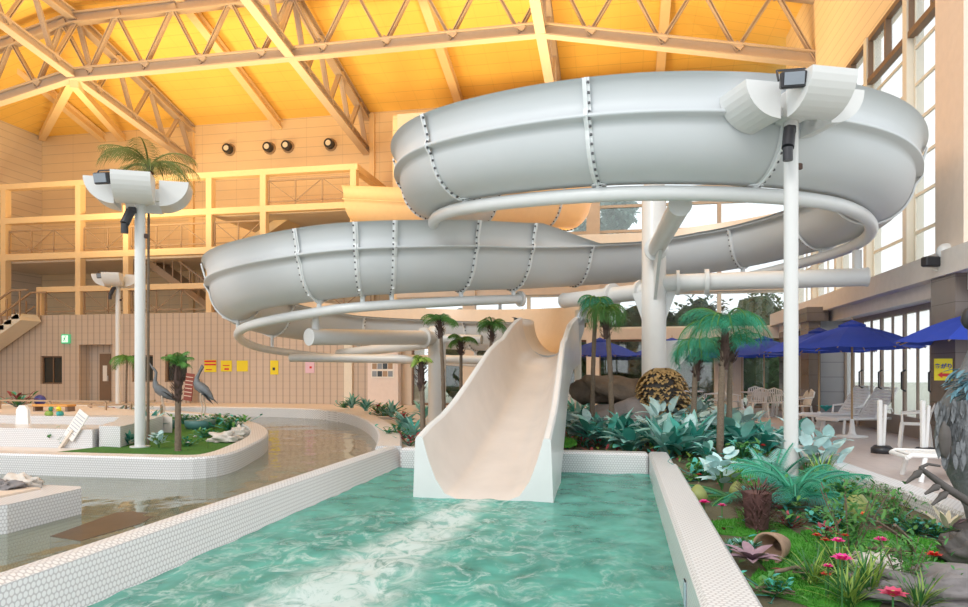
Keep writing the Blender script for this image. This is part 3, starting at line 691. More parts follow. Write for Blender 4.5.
# long hull seam under the front shells (lap line)
# final chute
CH=[ # y, bed, half width, wall top, bed flat half
(15.35,1.68,.66,2.56,.25),(14.6,1.62,.64,2.45,.28),(13.9,1.55,.62,2.32,.3),(13.3,1.44,.62,2.16,.32),(12.8,1.26,.62,2.0,.34),(12.2,1.06,.63,1.9,.36),(11.6,.86,.66,1.74,.38),(10.9,.62,.69,1.48,.4),(10.2,.40,.72,1.22,.42),(9.5,.20,.75,.98,.44),(8.9,.06,.77,.82,.46),(8.35,-.03,.79,.72,.48),(7.95,-.10,.80,.62,.5)]
def chs(r):
    y,b,w,tp,fl=r; cx=-1.55-.02*(15.35-y)/7; 
    if y<12.9: cx-=.0
    base=b-.14 if y>9.2 else -.45
    out=[(cx-w-.04,base),(cx-w,tp-.03),(cx-w+.02,tp),(cx-w+.07,tp)]
    inn=[]
    for k in range(15):
        a=PI*k/14; sx=-math.cos(a); e=abs(sx)
        zp=max(0,(e-.42)/.58)**2.4; ze=1-math.sqrt(max(0,1-e*e)); bl=max(0,min(1,(y-12.2)/2.6)); bl=bl*bl*(3-2*bl)
        zz=b+(tp-.02-b)*(ze*bl+zp*(1-bl)); inn.append((cx+sx*(w-.09),zz))
    out2=[(cx+w-.07,tp),(cx+w-.02,tp),(cx+w,tp-.03),(cx+w+.04,base)]
    return [(x,y,z) for x,z in out],[(x,y,z) for x,z in inn],[(x,y,z) for x,z in out2]
m=MB(); rows=[chs(r) for r in CH]
def strip(G,mi,sm=True):
    m.cur=mi; n=len(G[0]); m.add([p for r in G for p in r],[(k*n+i,(k+1)*n+i,(k+1)*n+i+1,k*n+i+1) for k in range(len(G)-1) for i in range(n-1)],sm)
strip([r[0]+[r[1][0]] for r in rows],1,False); strip([r[1] for r in rows],0); strip([[r[1][-1]]+r[2] for r in rows],1,False)
strip([[r[2][-1],r[0][0]] for r in rows],1,False)
m.cur=1; q=rows[-1][0][1:]+rows[-1][1]+rows[-1][2][:3]; ql=[list((p_[0],p_[1],-.45)) for p_ in q]; ql[0][0]-=.04; ql[-1][0]+=.04
for i_ in range(len(q)-1): m.add([q[i_],q[i_+1],ql[i_+1],ql[i_]],[(0,3,2,1)])
# splayed white end lips on each side of the mouth
m.build('chute',[M_chute,M_chute_w],slide)
# running water on chute bed
# ---- support ring pipes
def pipe_thing(label,t0,t1,dz,r,step=.1,name='support_pipe'):
    pts=[]; t=t0
    while t<=t1+1e-6: x,y,z,_,_=cr(t); pts.append((x,y,z+dz(t))); t+=step
    o0=Vector(pts[0]); m=MB(); m.tube([Vector(p)-o0 for p in pts],r,14)
    for k in (0,len(pts)-1):
        a=Vector(pts[k])-o0; b=Vector(pts[k-1 if k else 1])-o0; d=(a-b).normalized(); m.tube([a-d*.03,a+d*.03],r*1.7,14)
    root=thing(name,label,'pipe',o0); m.build('curved_pipe',M_pipe,root)
    return root,o0
pr,o0=pipe_thing('curved white steel pipe tracing the underside of the upper slide loop',7.0,13.3,lambda t:-.14 if t<11 else -.14-.16*min(1,(t-11)/2),.105)
for t in JT:
    if 7<t<13.2:
        P,R,T,hl,hr=frame(t); m=MB(); d=.02 if t<11 else .02+.16*min(1,(t-11)/2); m.tube([P-o0+Vector((0,0,-.14-d*.8)),P-o0+Vector((0,0,0.04))],.05,10); m.tube([P-o0+Vector((0,0,-.02)),P-o0+Vector((0,0,.0))],.11,10); m.build('saddle',M_flange,pr)
pr,o0=pipe_thing('curved white steel pipe tracing the underside of the lower slide loop',15.0,22.3,lambda t:-.22-.2*max(0,min(1,(t-17)/2)),.105)
for t in JT:
    if 15<t<22.2:
        P,R,T,hl,hr=frame(t); d=-.22-.2*max(0,min(1,(t-17)/2)); m=MB(); m.tube([P-o0+Vector((0,0,d)),P-o0+Vector((0,0,0.04))],.05,10); m.beam(P-o0+Vector((0,0,-.02)),P-o0+R*.35+Vector((0,0,.12)),.04,.12); m.beam(P-o0+Vector((0,0,-.02)),P-o0-R*.35+Vector((0,0,.12)),.04,.12); m.build('saddle',M_flange,pr)
# ---- main column with arms
bc=Vector((.66,14.3,0)); col=thing('support_column','thick white steel column with three arms holding the upper slide loop','column',bc)
m=MB(); m.lathe([(0,0),(.34,0),(.34,.06),(.24,.07),(.235,5.0),(.2,5.08),(0,5.1)],n=24); m.build('post',M_pipe,col)
def arm(col,bc,a,b,r,nm='arm',stub=None,plate=True):
    a=Vector(a)-bc; b=Vector(b)-bc; m=MB(); m.tube([a,b],r,20); d=(b-a).normalized(); m.tube([b,b+d*.03],r*1.06,20)
    for q in (.12,): m.tube([a+(b-a)*q-d*.03,a+(b-a)*q+d*.03],r*1.45,20)
    o=m.build(nm,M_pipe,col)
    if plate:
        h=a.copy(); h.z-=1.15; e=a+d*1.2; e.z-=r*.8; s=d.cross(Vector((0,0,1))).normalized()*.03
        g=MB(); g.add([a-Vector((0,0,r*.5))-s,e-s,h-s,a-Vector((0,0,r*.5))+s,e+s,h+s],[(0,1,2),(5,4,3),(0,3,4,1),(1,4,5,2),(2,5,3,0)]); g.build('gusset',M_pipe,col)
    if stub: g=MB(); g.tube([b-d*.15,b-d*.15+Vector((0,0,stub))],r*.5,12); g.build('stub',M_pipe,col)
e=PD(680,205,10.2); arm(col,bc,(bc.x,bc.y,3.72),e,.16,stub=.25)
e=PD(866,277,13.0); a0=Vector((bc.x,bc.y,3.12)); arm(col,bc,a0,e,.17,stub=.5,plate=False)
g=MB(); d=(e-a0).normalized(); p=a0-bc+d*1.0; g.tube([p-d*.04,p+d*.04],.25,20); g.build('pipe_flange',M_pipe,col)
e2=Vector((-1.25,16.2,3.0)); arm(col,bc,(bc.x,bc.y,2.98),e2,.17,plate=False)
g=MB(); d=(e2-Vector((bc.x,bc.y,2.98))).normalized(); p=Vector((0,0,2.98))+d*1.15; g.tube([p-d*.04,p+d*.04],.25,20); g.build('pipe_flange',M_pipe,col)
g=MB()
for sg in (1,-1): g.add([(sg*.2,0,2.95),(sg*.42,0,2.93),(sg*.2,0,2.3),(sg*.2,.03,2.95),(sg*.42,.03,2.93),(sg*.2,.03,2.3)],[(0,1,2),(5,4,3),(0,3,4,1),(1,4,5,2),(2,5,3,0)])
g.build('gusset',M_pipe,col)
# lower white bracket fin on column side
fin=MB(); A=PD(664,341,14.4)-bc; B=PD(697,339,14.4)-bc; D=PD(664,384,14.4)-bc
fin.add([A,B,B+Vector((0,0,-.12)),D,A+Vector((0,.05,0)),B+Vector((0,.05,0)),B+Vector((0,.05,-.12)),D+Vector((0,.05,0))],[(0,3,2,1),(4,5,6,7),(0,1,5,4),(1,2,6,5),(2,3,7,6),(3,0,4,7)]); fin.build('bracket_fin',M_pipe,col)
# lower loop column
bc=PD(437,400,17.8); bc.z=0; col2=thing('support_column','white steel column behind the small palms holding the lower slide loop','column',bc)
m=MB(); m.lathe([(0,0),(.3,0),(.3,.06),(.225,.07),(.225,2.45),(.18,2.5),(0,2.52)],n=24); m.build('post',M_pipe,col2)
e=PD(310,337,14.8); arm(col2,bc,(bc.x,bc.y,2.22),e,.175,stub=.42,plate=False)
g=MB(); g.tube([Vector((0,0,2.2)),Vector((1.2,-.2,2.15))],.12,14); g.build('arm',M_pipe,col2)
g=MB(); g.tube([Vector((0,0,2.1)),Vector((-3.9,3.0,1.9))],.14,14); g.build('arm',M_pipe,col2)
# extra thick pipe under back of lower loop
root=thing('support_pipe','straight lower white pipe running behind the two round pipe ends under the lower loop','pipe',(-9.2,18.5,1.75))
m=MB(); m.tube([(0,0,0),(3.2,-.2,-.05),(7.3,.2,-.1)],.12,14); m.build('straight_pipe',M_pipe,root)
# thin cream post behind right palms of chute
pp=PZ(578,421,0)
m=MB(); m.tube([(0,0,0),(0,0,2.9)],.085,12); m.tube([(0,0,0),(0,0,.04)],.16,12); o=m.build('thin_post',M_cream); o.location=PD(578,421,17.5); o.location.z=0; tag(o,'slim cream post standing in the bed between the chute and the paired palms','post')

# ================================================================ LIGHT POLES
def light_pole(label,loc,rz,H,r=.088,extra=0):
    t=thing('light_pole',label,'street lamp' if False else 'light pole',loc,rz)
    m=MB(); m.tube([(0,0,0),(0,0,H)],r,16); m.tube([(0,0,0),(0,0,.03)],r*1.9,16); m.build('pole',M_pole,t)
    m=MB(); m.rbox((0,0,H+.12),(.3,.3,.36),bev=.03); m.build('lamp_hub',M_pole,t)
    for k in range(4):
        a=k*PI/2; L,Hh,W=.47,.44,.60; r0=.35; prof=[(r0,.30),(r0+L,.30)]
        for q in range(1,9): th=PI/2*q/9; prof.append((r0+L*math.cos(th),.30-Hh*math.sin(th)))
        prof.append((r0,.30-Hh)); m=MB()
        R=Matrix.Rotation(a,3,'Z')
        m.extr(prof,lambda x,z,w:R@Vector((x,w,H+z)),-W/2,W/2); m.beam(R@Vector((0,0,H+.05)),R@Vector((r0,0,H+.05)),.1,.1); m.build('lamp_reflector',M_pole,t)
    # floodlight (box with bracket) and small projector on one side
    R=Matrix.Rotation(-rz,3,'Z')
    fl=MB(); q=Matrix.Rotation(-rz,3,'Z')@Vector((-.14,-.72,H+.2)); fl.rbox(q,(.28,.12,.19),R@Matrix.Rotation(.25,3,'X'),.015); fl.cur=1; fl.rbox(q+R@Vector((0,-.07,-.01)),(.22,.02,.14),R@Matrix.Rotation(.25,3,'X')); fl.cur=0
    for s_ in (-.16,.16): fl.beam(q+R@Vector((s_,0,0)),q+R@Vector((s_,.1,.16)),.02,.02)
    fl.beam(q+R@Vector((-.16,.1,.16)),q+R@Vector((.16,.1,.16)),.02,.02); fl.beam(q+R@Vector((0,.1,.1)),Vector((0,0,H)),.03,.03); fl.build('floodlight',[M_black,M_lens],t)
    fl=MB(); fl.tube([(-.12,-.14,H-.22),(-.20,-.22,H-.46)],.075,12); fl.tube([(-.20,-.22,H-.46),(-.2,-.22,H-.62)],.06,12); fl.rbox((-.1,-.12,H-.2),(.12,.1,.1),bev=.01); fl.beam((0,0,H-.15),(-.15,-.16,H-.3),.03,.03); fl.build('projector',M_black,t)
    fl=MB(); fl.rbox((.1,-.03,H-.62),(.07,.05,.08),bev=.01); fl.build('bracket',M_fiber,t)
    return t
pb=PZ(791,478,.03); light_pole('tall white light pole with winged reflectors in front of the upper slide loop',(pb.x,pb.y,0),math.radians(22.7),4.6)
pb=PZ(140,447,.06); pole2=light_pole('tall white light pole with winged reflectors on the grass island',(pb.x,pb.y,.05),math.radians(27),4.3)
pb=PD(118,400,26); light_pole('cream light pole with bowl lamp before the ribbed wall by the door',(pb.x,pb.y,0),math.radians(20),4.62)

# floodlight with round reflector on ledge end
p=PX(938,262,5.35); fx=thing('wall_floodlight','black floodlight with round white reflector clamped to the ledge beside the stone pillar','floodlight',p)
m=MB(); m.rbox((-.12,-.05,0),(.3,.16,.17),Matrix.Rotation(.3,3,'Z'),.02); m.build('floodlight_housing',M_black,fx)
m=MB(); m.blob((.1,-.05,.16),(.15,.1,.15),1,0); m.build('reflector_bowl',M_pole,fx)
m=MB(); m.beam((.0,0,0),(.15,.1,-.25),.05,.05); m.beam((.15,0,-.1),(.25,.1,-.3),.04,.04); m.beam((-.1,0,-.12),(.2,.05,-.2),.03,.03); m.build('clamp',M_cream,fx)
# round spotlights on the back wall
for u,v,l in ((230,150,'round spotlight on the back wall, the one set apart beside the post'),(270,148.5,'round spotlight on the back wall, first of the close pair'),(288.5,147,'round spotlight on the back wall, second of the close pair'),(331,145,'round spotlight on the back wall, nearest the slide under the long truss')):
    p=PY(u,v,YB); t=thing('wall_spotlight',l,'spotlight',p)
    m=MB(); fr=lambda a,b,w:Vector((a,-w,b))
    for (r,w0,w1,c) in ((.30,0,.06,M_rail),(.22,.06,.34,M_black)):
        m=MB(); m.tube([(0,-w0,0),(0,-w1,0)],r,18); m.build('backplate' if r>.25 else 'spot_barrel',c,t)
    m=MB(); m.tube([(0,-.34,0),(0,-.36,0)],.13,16); m.build('lens',M_cream,t)

# ================================================================ SIGNS
p=PY(67,339,YG); t=thing('exit_sign','small lit green and white exit sign on the ribbed brick wall','sign',(p.x,YG,p.z))
m=MB(); m.rbox((0,-.06,0),(.42,.12,.42),bev=.02); m.build('sign_box',mat('exit_green',(.08,.5,.25),.5,emis=.5),t)
m=MB(); m.rbox((0,-.125,.0),(.30,.01,.30)); m.build('sign_panel',mat('exit_white',(.65,.95,.78),.5,emis=.8),t)
g=MB(); ex=mat('exit_man',(.02,.35,.15),.5); g.blob((.03,-.135,.09),(.025,.004,.025),0,0); g.beam((.02,-.135,.06),(-.02,-.135,-.03),.03,.01,(0,1,0)); g.beam((-.02,-.135,-.03),(.05,-.135,-.1),.02,.01,(0,1,0)); g.beam((-.02,-.135,-.03),(-.08,-.135,-.1),.02,.01,(0,1,0)); g.beam((.01,-.135,.04),(-.06,-.135,.0),.02,.01,(0,1,0)); g.build('running_man',ex,t)
def notice(u,v,w,h,base,label,rows,y=YG):
    p=PY(u,v,y); s_=abs(PY(u+1,v,y).x-p.x); W=w*s_; Hh=h*s_
    t=thing('wall_notice',label,'notice',(p.x,y-.005,p.z)); m=MB(); m.rbox((0,-.01,0),(W,.015,Hh)); m.build('sheet',base,t)
    g=MB()
    for (x,z,ww,hh,mi) in rows: g.cur=mi; g.rbox((x*W,-.022,z*Hh),(ww*W,.006,hh*Hh))
    g.build('printed_marks',[M_sred,M_black,M_bluep,M_yellow],t)
notice(210.5,366,12,11,M_yellow,'red and yellow notice on the ribbed wall behind the second crane statue',[(0,.38,.96,.16,0),(0,.12,.96,.14,0),(-.1,-.3,.5,.08,0)])
notice(226.5,366,11,10,M_yellow,'yellow notice with a red word, middle one of three side by side',[(0,.05,.6,.08,0),(.05,-.28,.4,.16,0)])
notice(242.5,366,11,10,M_yellow,'plain yellow notice, last of three side by side',[(0,.2,.7,.05,3),(0,-.1,.7,.05,3)])
notice(274.5,367.5,8,13,M_yellow,'upright yellow notice standing alone on the ribbed wall',[(-.05,-.1,.3,.2,1)])
notice(310,366,9,13,M_pinkp,'pink notice on the ribbed wall below the round pipe end',[(0,.38,.8,.06,2),(.1,-.1,.25,.15,0)])
# sign boards panel: white wall with photo grid
m=MB(); xa,xb=wx(372),wx(402); m.box(xa,xb,YG-.5,YG-.1,0,2.6); struct('wall_poster_panel', m, mat('pinkish_panel',(.80,.70,.66),.6))
t=thing('photo_board','board of small dark photographs in three rows on the pale panel','board',((xa+xb)/2,YG-.5,1.55)); m=MB(); m.rbox((0,-.01,0),(.95,.02,.95)); m.build('board_sheet',M_paper,t)
for j in range(3):
    for i in range(4):
        g=MB(); g.rbox((-.34+.22*i,-.025,.3-.3*j),(.19,.01,.22)); g.build('photograph',[M_dark,M_rail,M_lens][(i+j)%3],t)
# stand sign dark red
p=PZ(189,400,0); t=thing('menu_board','slanted dark red board with white lines against the wall between the crane statues','sign board',PY(189,387,YG-.4))
m=MB(); R=Matrix.Rotation(.12,3,'Y'); m.rbox((0,0,0),(.38,.04,1.15),R); m.build('board_sheet',mat('maroon',(.30,.09,.08),.5),t)
g=MB()
for k in range(6): g.rbox(R@Vector((0,-.03,.42-.16*k)),(.34,.01,.03),R)
g.build('printed_lines',M_paper,t); g=MB(); g.beam((0,.1,-1),(0,.05,.2),.04,.04); g.beam((-.17,0,-1.0),(-.12,0,-.5),.03,.03); g.build('stand_leg',M_rail,t)
# yellow exit arrow notice on stone pillar
p=PY(943,369.5,12.79); t=thing('wall_notice','yellow notice with a red left arrow on the brown stone pillar','notice',(p.x,12.795,p.z))
m=MB(); m.rbox((0,-.012,0),(.27,.018,.36)); m.build('sheet',M_yellow,t)
def text_mesh(s_,size,loc,mt,parent):
    cu=bpy.data.curves.new('lettering','FONT'); cu.body=s_; cu.size=size; cu.align_x='CENTER'; cu.align_y='CENTER'; cu.extrude=.002; cu.offset=.003
    o=bpy.data.objects.new('lettering_tmp',cu); C.objects.link(o); bpy.context.view_layer.update()
    me=bpy.data.meshes.new_from_object(o.evaluated_get(bpy.context.evaluated_depsgraph_get())); bpy.data.objects.remove(o)
    o=bpy.data.objects.new('lettering',me); C.objects.link(o); me.materials.clear(); me.materials.append(mt); o.parent=parent; o.location=loc; o.rotation_euler=(PI/2,0,0); return o
text_mesh('あがり',.09,(0,-.03,.05),M_bluep,t)
g=MB(); g.extr([(-.09,-.09),(-.02,-.04),(-.02,-.065),(.09,-.065),(.09,-.115),(-.02,-.115),(-.02,-.14)],lambda a,b,w:Vector((a,w,b)),-.03,-.022); g.build('arrow',M_sred,t)

# ================================================================ PALMS
def frond_mesh(mb,L,droop,nleaf,leafL,leafw,lift=.9,mi=(0,1),hang=.6):
    """a feather frond along +X"""
    pts=[]; p=Vector((0,0,0)); seg=9
    for i in range(seg+1):
        t=i/seg; q=lift-droop*t; pts.append(p.copy()); p=p+Vector((math.cos(q),0,math.sin(q)))*(L/seg)
    mb.cur=mi[0]; mb.tube(pts,[.018*(1-.8*i/seg)+.003 for i in range(seg+1)],5,False)
    mb.cur=mi[1]
    for k in range(nleaf):
        t=.12+.88*(k+.5)/nleaf; i=min(seg-1,int(t*seg)); f=t*seg-i; b=pts[i].lerp(pts[i+1],f); d=(pts[i+1]-pts[i]).normalized()
        ll=leafL*(math.sin(PI*(.15+.8*t))**.6)
        for sg in (-1,1):
            out=(d*.55+Vector((0,sg,0))*.85+Vector((0,0,-.15))).normalized(); tip=b+out*ll+Vector((0,0,-hang*ll*random.uniform(.4,1.1)))
            mid=b+out*ll*.5+Vector((0,0,-.05*ll)); w=d*leafw
            mb.add([b-w*.4,b+w*.4,mid+w,mid-w,tip],[(0,1,2,3),(3,2,4)])
def palm(label,loc,H,lean,r,frL,nf,mts,droop=2.0,fiber=.5,leafL=.2,nleaf=26,group=None,lift=.9,tw=.005,head=None):
    t=thing('palm_tree',label,'palm',loc,random.uniform(0,6),group)
    lx,ly=lean; lr=Matrix.Rotation(-t.rotation_euler.z,3,'Z'); l=lr@Vector((lx,ly,0))
    pts=[];rad=[];n=26
    for i in range(n+1):
        s_=i/n; pts.append(l*(s_*s_)+Vector((0,0,H*s_))); rad.append(r*(1.15-.25*s_)*(1+.09*(i%2)))
    m=MB(); m.tube(pts,rad,10); m.build('trunk',M_trunk,t)
    top=pts[-1]
    if fiber:
        m=MB(); 
        for k in range(90):
            a=random.uniform(0,2*PI); z=random.uniform(0,fiber); rr=r*(1.0+.8*math.sin(PI*min(1,z/fiber)))
            m.leaf(top+Vector((math.cos(a)*rr*.95,math.sin(a)*rr*.95,-z)),a,.7,.10,.03,-.5,2)
        m.tube([top-Vector((0,0,fiber)),top-Vector((0,0,fiber*.5)),top],[r,r*1.45,r*1.0],10)
        m.build('fiber_sheath',M_fiber,t)
    for k in range(nf):
        m=MB(); frond_mesh(m,frL*random.uniform(.8,1.1),droop*random.uniform(.8,1.2),nleaf,leafL,tw,lift=lift*random.uniform(.55,1.45))
        o=m.build('frond',mts,t); o.location=top; o.rotation_euler=(0,0,2*PI*k/nf+random.uniform(-.25,.25))
    return t
G2=[M_palm,M_palm]; T2=[M_palm,M_palm_t]
def palm_px(label,u,vb,vt,d,r,frL,nf,mts,lean_px=0,**k):
    b=PD(u,vb,d); H=PD(u+lean_px,vt,d).z; lean=PD(u+lean_px,vt,d)-PD(u,vt,d)
    return palm(label,(b.x,b.y,0),H,(lean.x,lean.y),r,frL,nf,mts,**k)
palm_px('small dark palm rising just behind the left edge of the chute',444,400,322,14.6,.038,.46,13,G2,-4,fiber=.35,leafL=.2)
palm_px('small dark palm standing near the white column, lower than its neighbour',461,400,342,15.6,.036,.42,12,G2,0,fiber=.3,leafL=.2)
palm_px('small dark palm nearest the top of the chute wall',489,390,326,15.2,.036,.42,12,G2,3,fiber=.35,leafL=.2)
palm_px('thin short palm with lime crown at the corner of the channel kerb',423,430,362,11.9,.042,.26,9,[M_lime,M_lime],-2,fiber=.5,leafL=.12)
palm_px('bent palm with hanging fronds, first of the pair behind the chute',592,422,302,13.3,.04,.50,14,T2,4,fiber=0,leafL=.22,droop=2.6)
palm_px('leafier palm with hanging fronds, second of the pair behind the chute',612,424,312,12.9,.045,.62,17,G2,-6,fiber=.5,leafL=.26,droop=3.0)
palm_px('full green palm with shaggy brown collar, shorter of the two in the bed',693,442,348,11.6,.042,.66,18,T2,4,fiber=.55,leafL=.30,droop=2.8)
palm_px('full green palm with shaggy brown collar, tallest in the bed beside the pole',720,462,328,10.4,.046,.84,24,T2,5,fiber=.62,leafL=.33,droop=2.5)
palm_px('slim palm stem half hidden behind the tallest bed palm',729,448,345,11.6,.042,.55,12,T2,2,fiber=.3,leafL=.24)
palm_px('tall thin palm directly behind the white pole on the grass island',148,436,168,12.6,.022,1.0,15,[M_dry,M_dry],1,fiber=.2,leafL=.34,droop=1.8,lift=.7,tw=.007)
palm_px('small palm with drooping green crown in front of the service door',126,410,360,21.5,.03,.75,8,G2,1,fiber=0,leafL=.25,droop=2.3,lift=.7,tw=.010)
t=palm_px('stubby pale trunk with tufted green top on the grass island',178,449,366,11.6,.045,.30,9,G2,0,fiber=.62,leafL=.14,droop=1.6,lift=1.2)

# ================================================================ PLANTS IN BEDS
def leafy(name,kind,seed,scale=1):
    random.seed(seed); m=MB(); two=[M_teal,M_sage]
    if kind=='sword':      # long upright teal leaves
        for k in range(26):
            m.cur=k%2; m.leaf((random.uniform(-.04,.04),random.uniform(-.04,.04),0),random.uniform(0,2*PI),random.uniform(.7,1.45),random.uniform(.35,.55),.085,random.uniform(.5,1.1),6,.3)
        mt=[M_teal,M_sage]
    elif kind=='broad':    # pale oval leaves on stems
        for k in range(24):
            a=random.uniform(0,2*PI); h=random.uniform(.08,.36); r=random.uniform(.02,.2); m.cur=0
            m.leaf((math.cos(a)*r,math.sin(a)*r,h),a,random.uniform(.2,1.3),random.uniform(.16,.24),.12,random.uniform(.3,1.0),5,.15,.8)
            if k%3==0: m.cur=1; m.tube([(0,0,0),(math.cos(a)*r,math.sin(a)*r,h)],.006,4,False)
        mt=[M_pale,M_green]
    elif kind=='pot_lily':
        for k in range(20):
            a=random.uniform(0,2*PI); m.cur=k%3==0; m.leaf((math.cos(a)*.05,math.sin(a)*.05,random.uniform(.0,.2)),a,random.uniform(.4,1.2),random.uniform(.22,.36),.13,random.uniform(.6,1.2),6,.2)
        mt=[M_sage,M_teal]
    elif kind=='ground':   # low ivy-like clump
        for k in range(80):
            a=random.uniform(0,2*PI); r=abs(random.gauss(0,.16)); m.cur=k%3; zz=random.uniform(.01,.18); m.tube([(0,0,0),(math.cos(a)*r,math.sin(a)*r,zz)],.004,3,False)
            m.leaf((math.cos(a)*r,math.sin(a)*r,zz),random.uniform(0,2*PI),random.uniform(-.1,.9),random.uniform(.06,.11),.05,.5,3,.2,.8)
        mt=[M_green,M_teal,M_palm]
    elif kind=='red':
        for k in range(40):
            a=random.uniform(0,2*PI); r=abs(random.gauss(0,.12)); m.cur=k%4; zz=random.uniform(.02,.16); m.tube([(0,0,-.01),(math.cos(a)*r,math.sin(a)*r,zz)],.004,3,False)
            m.leaf((math.cos(a)*r,math.sin(a)*r,zz),a,random.uniform(.1,1.1),random.uniform(.09,.16),.045,.6,4)
        mt=[M_red,M_green,M_red,M_teal]
    elif kind=='spiky':    # thin grass like
        for k in range(70):
            m.cur=k%2; m.leaf((random.uniform(-.03,.03),random.uniform(-.03,.03),0),random.uniform(0,2*PI),random.uniform(.5,1.5),random.uniform(.18,.34),.014,random.uniform(.3,1.0),4)
        mt=[M_lime,M_green]
    elif kind=='brome':    # purple and cream bromeliad
        for k in range(26):
            m.cur=k%2; m.leaf((0,0,.02),random.uniform(0,2*PI),random.uniform(.2,1.2),random.uniform(.2,.32),.05,random.uniform(.2,.7),5)
        mt=[M_purple,mat('leaf_cream',(.62,.56,.40),.5)]
    elif kind=='bush':     # flowering bush
        for k in range(330):
            a=random.uniform(0,2*PI); r=abs(random.gauss(0,.13)); m.cur=k%2
            m.leaf((math.cos(a)*r,math.sin(a)*r,random.uniform(.08,.40)),random.uniform(0,2*PI),random.uniform(-.3,1),random.uniform(.03,.065),.018,.4,3)
        m.cur=2
        for k in range(7): a=k*.9; m.tube([(0,0,0),(math.cos(a)*.08,math.sin(a)*.08,.2),(math.cos(a)*.16,math.sin(a)*.16,.38)],.003,5,False)
        mt=[M_green,M_palm,M_trunk]
    elif kind=='succulent':
        for j in range(6):
            cx,cy=random.uniform(-.14,.14),random.uniform(-.14,.14)
            for k in range(14): m.cur=k%2; m.leaf((cx,cy,.04+j*.015),random.uniform(0,2*PI),random.uniform(.1,1.2),.09,.035,-.2,3)
        mt=[M_sage,M_green]
    o=m.build(name,mt); return o
PROT={}
NAMES={'sword':'sword_leaf_plant','broad':'oval_leaf_plant','pot_lily':'lily_leaf_plant','ground':'ground_cover_plant','red':'red_leaf_plant','spiky':'grass_plant','brome':'bromeliad_plant','bush':'flowering_bush','succulent':'succulent_plant'}
def plant(kind,loc,s_,label,rz=None,group=None,cat='plant',sz=None):
    v=(kind,len([k for k in PROT if k[0]==kind])%3)
    random.seed(hash_(label+str(loc[0])))
    key=(kind,random.randint(0,2)); rz=random.uniform(0,6) if rz is None else rz
    if key not in PROT:
        o=leafy(NAMES[kind],kind,key[1]*17+3); PROT[key]=o; random.seed(hash_(label)+1)
    else: o=PROT[key].copy(); C.objects.link(o)
    o.location=loc; o.rotation_euler=(random.uniform(-.1,.1),random.uniform(-.1,.1),rz); o.scale=(s_,s_,s_*(sz or 1))
    for k in ('group',):
        if k in o.keys(): del o[k]
    return tag(o,label,cat,group)
def hash_(s_):
    h=0
    for ch in str(s_): h=(h*131+ord(ch))%1000003
    return h
# soil slabs under plants
m=MB(); m.prism([(.72,2.0),(2.85,2.0),(2.85,6.8),(2.6,9.6),(2.55,12),(2.7,17.1),(-4.0,17.4),(-3.3,12),(-3.3,10.62),(.72,10.62)],0,.06); struct('ground_bed', m, M_soil)
# bright turf mats
def turf(px,label,z=.075,mt=None,th=.02):
    pts=[PZ(u,v,z) for u,v in px]; p=smooth_line([(q.x,q.y) for q in pts]+[(pts[0].x,pts[0].y)],1)[:-1]; c=sum((Vector((x,y,0)) for x,y in p),Vector())/len(p)
    m=MB(); m.prism([(x-c.x,y-c.y) for x,y in p],0,th)
    # standing fibres along the surface
    random.seed(hash_(label)); xs=[x-c.x for x,y in p]; ys=[y-c.y for x,y in p]; m.cur=0
    for k in range(900):
        x,y=random.uniform(min(xs),max(xs)),random.uniform(min(ys),max(ys))
        # point in polygon
        ins=False; n=len(p); j=n-1
        for i in range(n):
            xi,yi,xj,yj=xs[i],ys[i],xs[j],ys[j]
            if (yi>y)!=(yj>y) and x<(xj-xi)*(y-yi)/(yj-yi)+xi: ins=not ins
            j=i
        if ins: a=random.uniform(0,6); m.add([(x,y,th),(x+.008,y,th),(x+.012*math.cos(a),y+.012*math.sin(a),th+.025)],[(0,1,2)])
    o=m.build('turf_mat',mt or M_turf); o.location=(c.x,c.y,z-th); return tag(o,label,'artificial grass')
turf([(728,468),(765,466),(768,484),(735,486)],'bright green turf mat between the tallest bed palm and the white pole')
turf([(700,522),(760,516),(765,528),(752,536),(712,532)],'bright green turf mat beside the pool rim in front of the brown pinecone stump')
turf([(775,536),(822,545),(830,570),(800,572),(764,560),(770,548)],'bright green turf mat beside the mouth of the brown cone pot')
turf([(758,570),(800,578),(842,592),(850,612),(790,600),(748,580)],'bright green turf mat in front of the pink flowering bush')
turf([(800,532),(838,524),(846,540),(812,545)],'small bright green turf mat behind the pink flowering bush')
turf([(858,530),(905,534),(950,545),(945,556),(880,545)],'bright green turf mat below the ivy by the deck kerb')
turf([(872,556),(925,556),(975,562),(990,585),(940,590),(885,578)],'bright green turf mat in front of the red flower near the stone block')
turf([(690,458),(715,458),(716,475),(695,476)],'dull green turf strip beside the pool corner',mt=M_turf_d)
turf([(545,437),(575,438),(578,446),(546,447)],'small green turf strip on the bed edge right beside the chute',z=.22)
turf([(735,508),(800,530),(815,560),(790,590),(765,570),(748,540)],'broad bright green turf mat around the cone pot and stump',z=.068,th=.01)
turf([(820,520),(860,530),(900,575),(870,620),(800,618),(812,560)],'broad bright green turf mat under the large magenta bush',z=.068,th=.01)
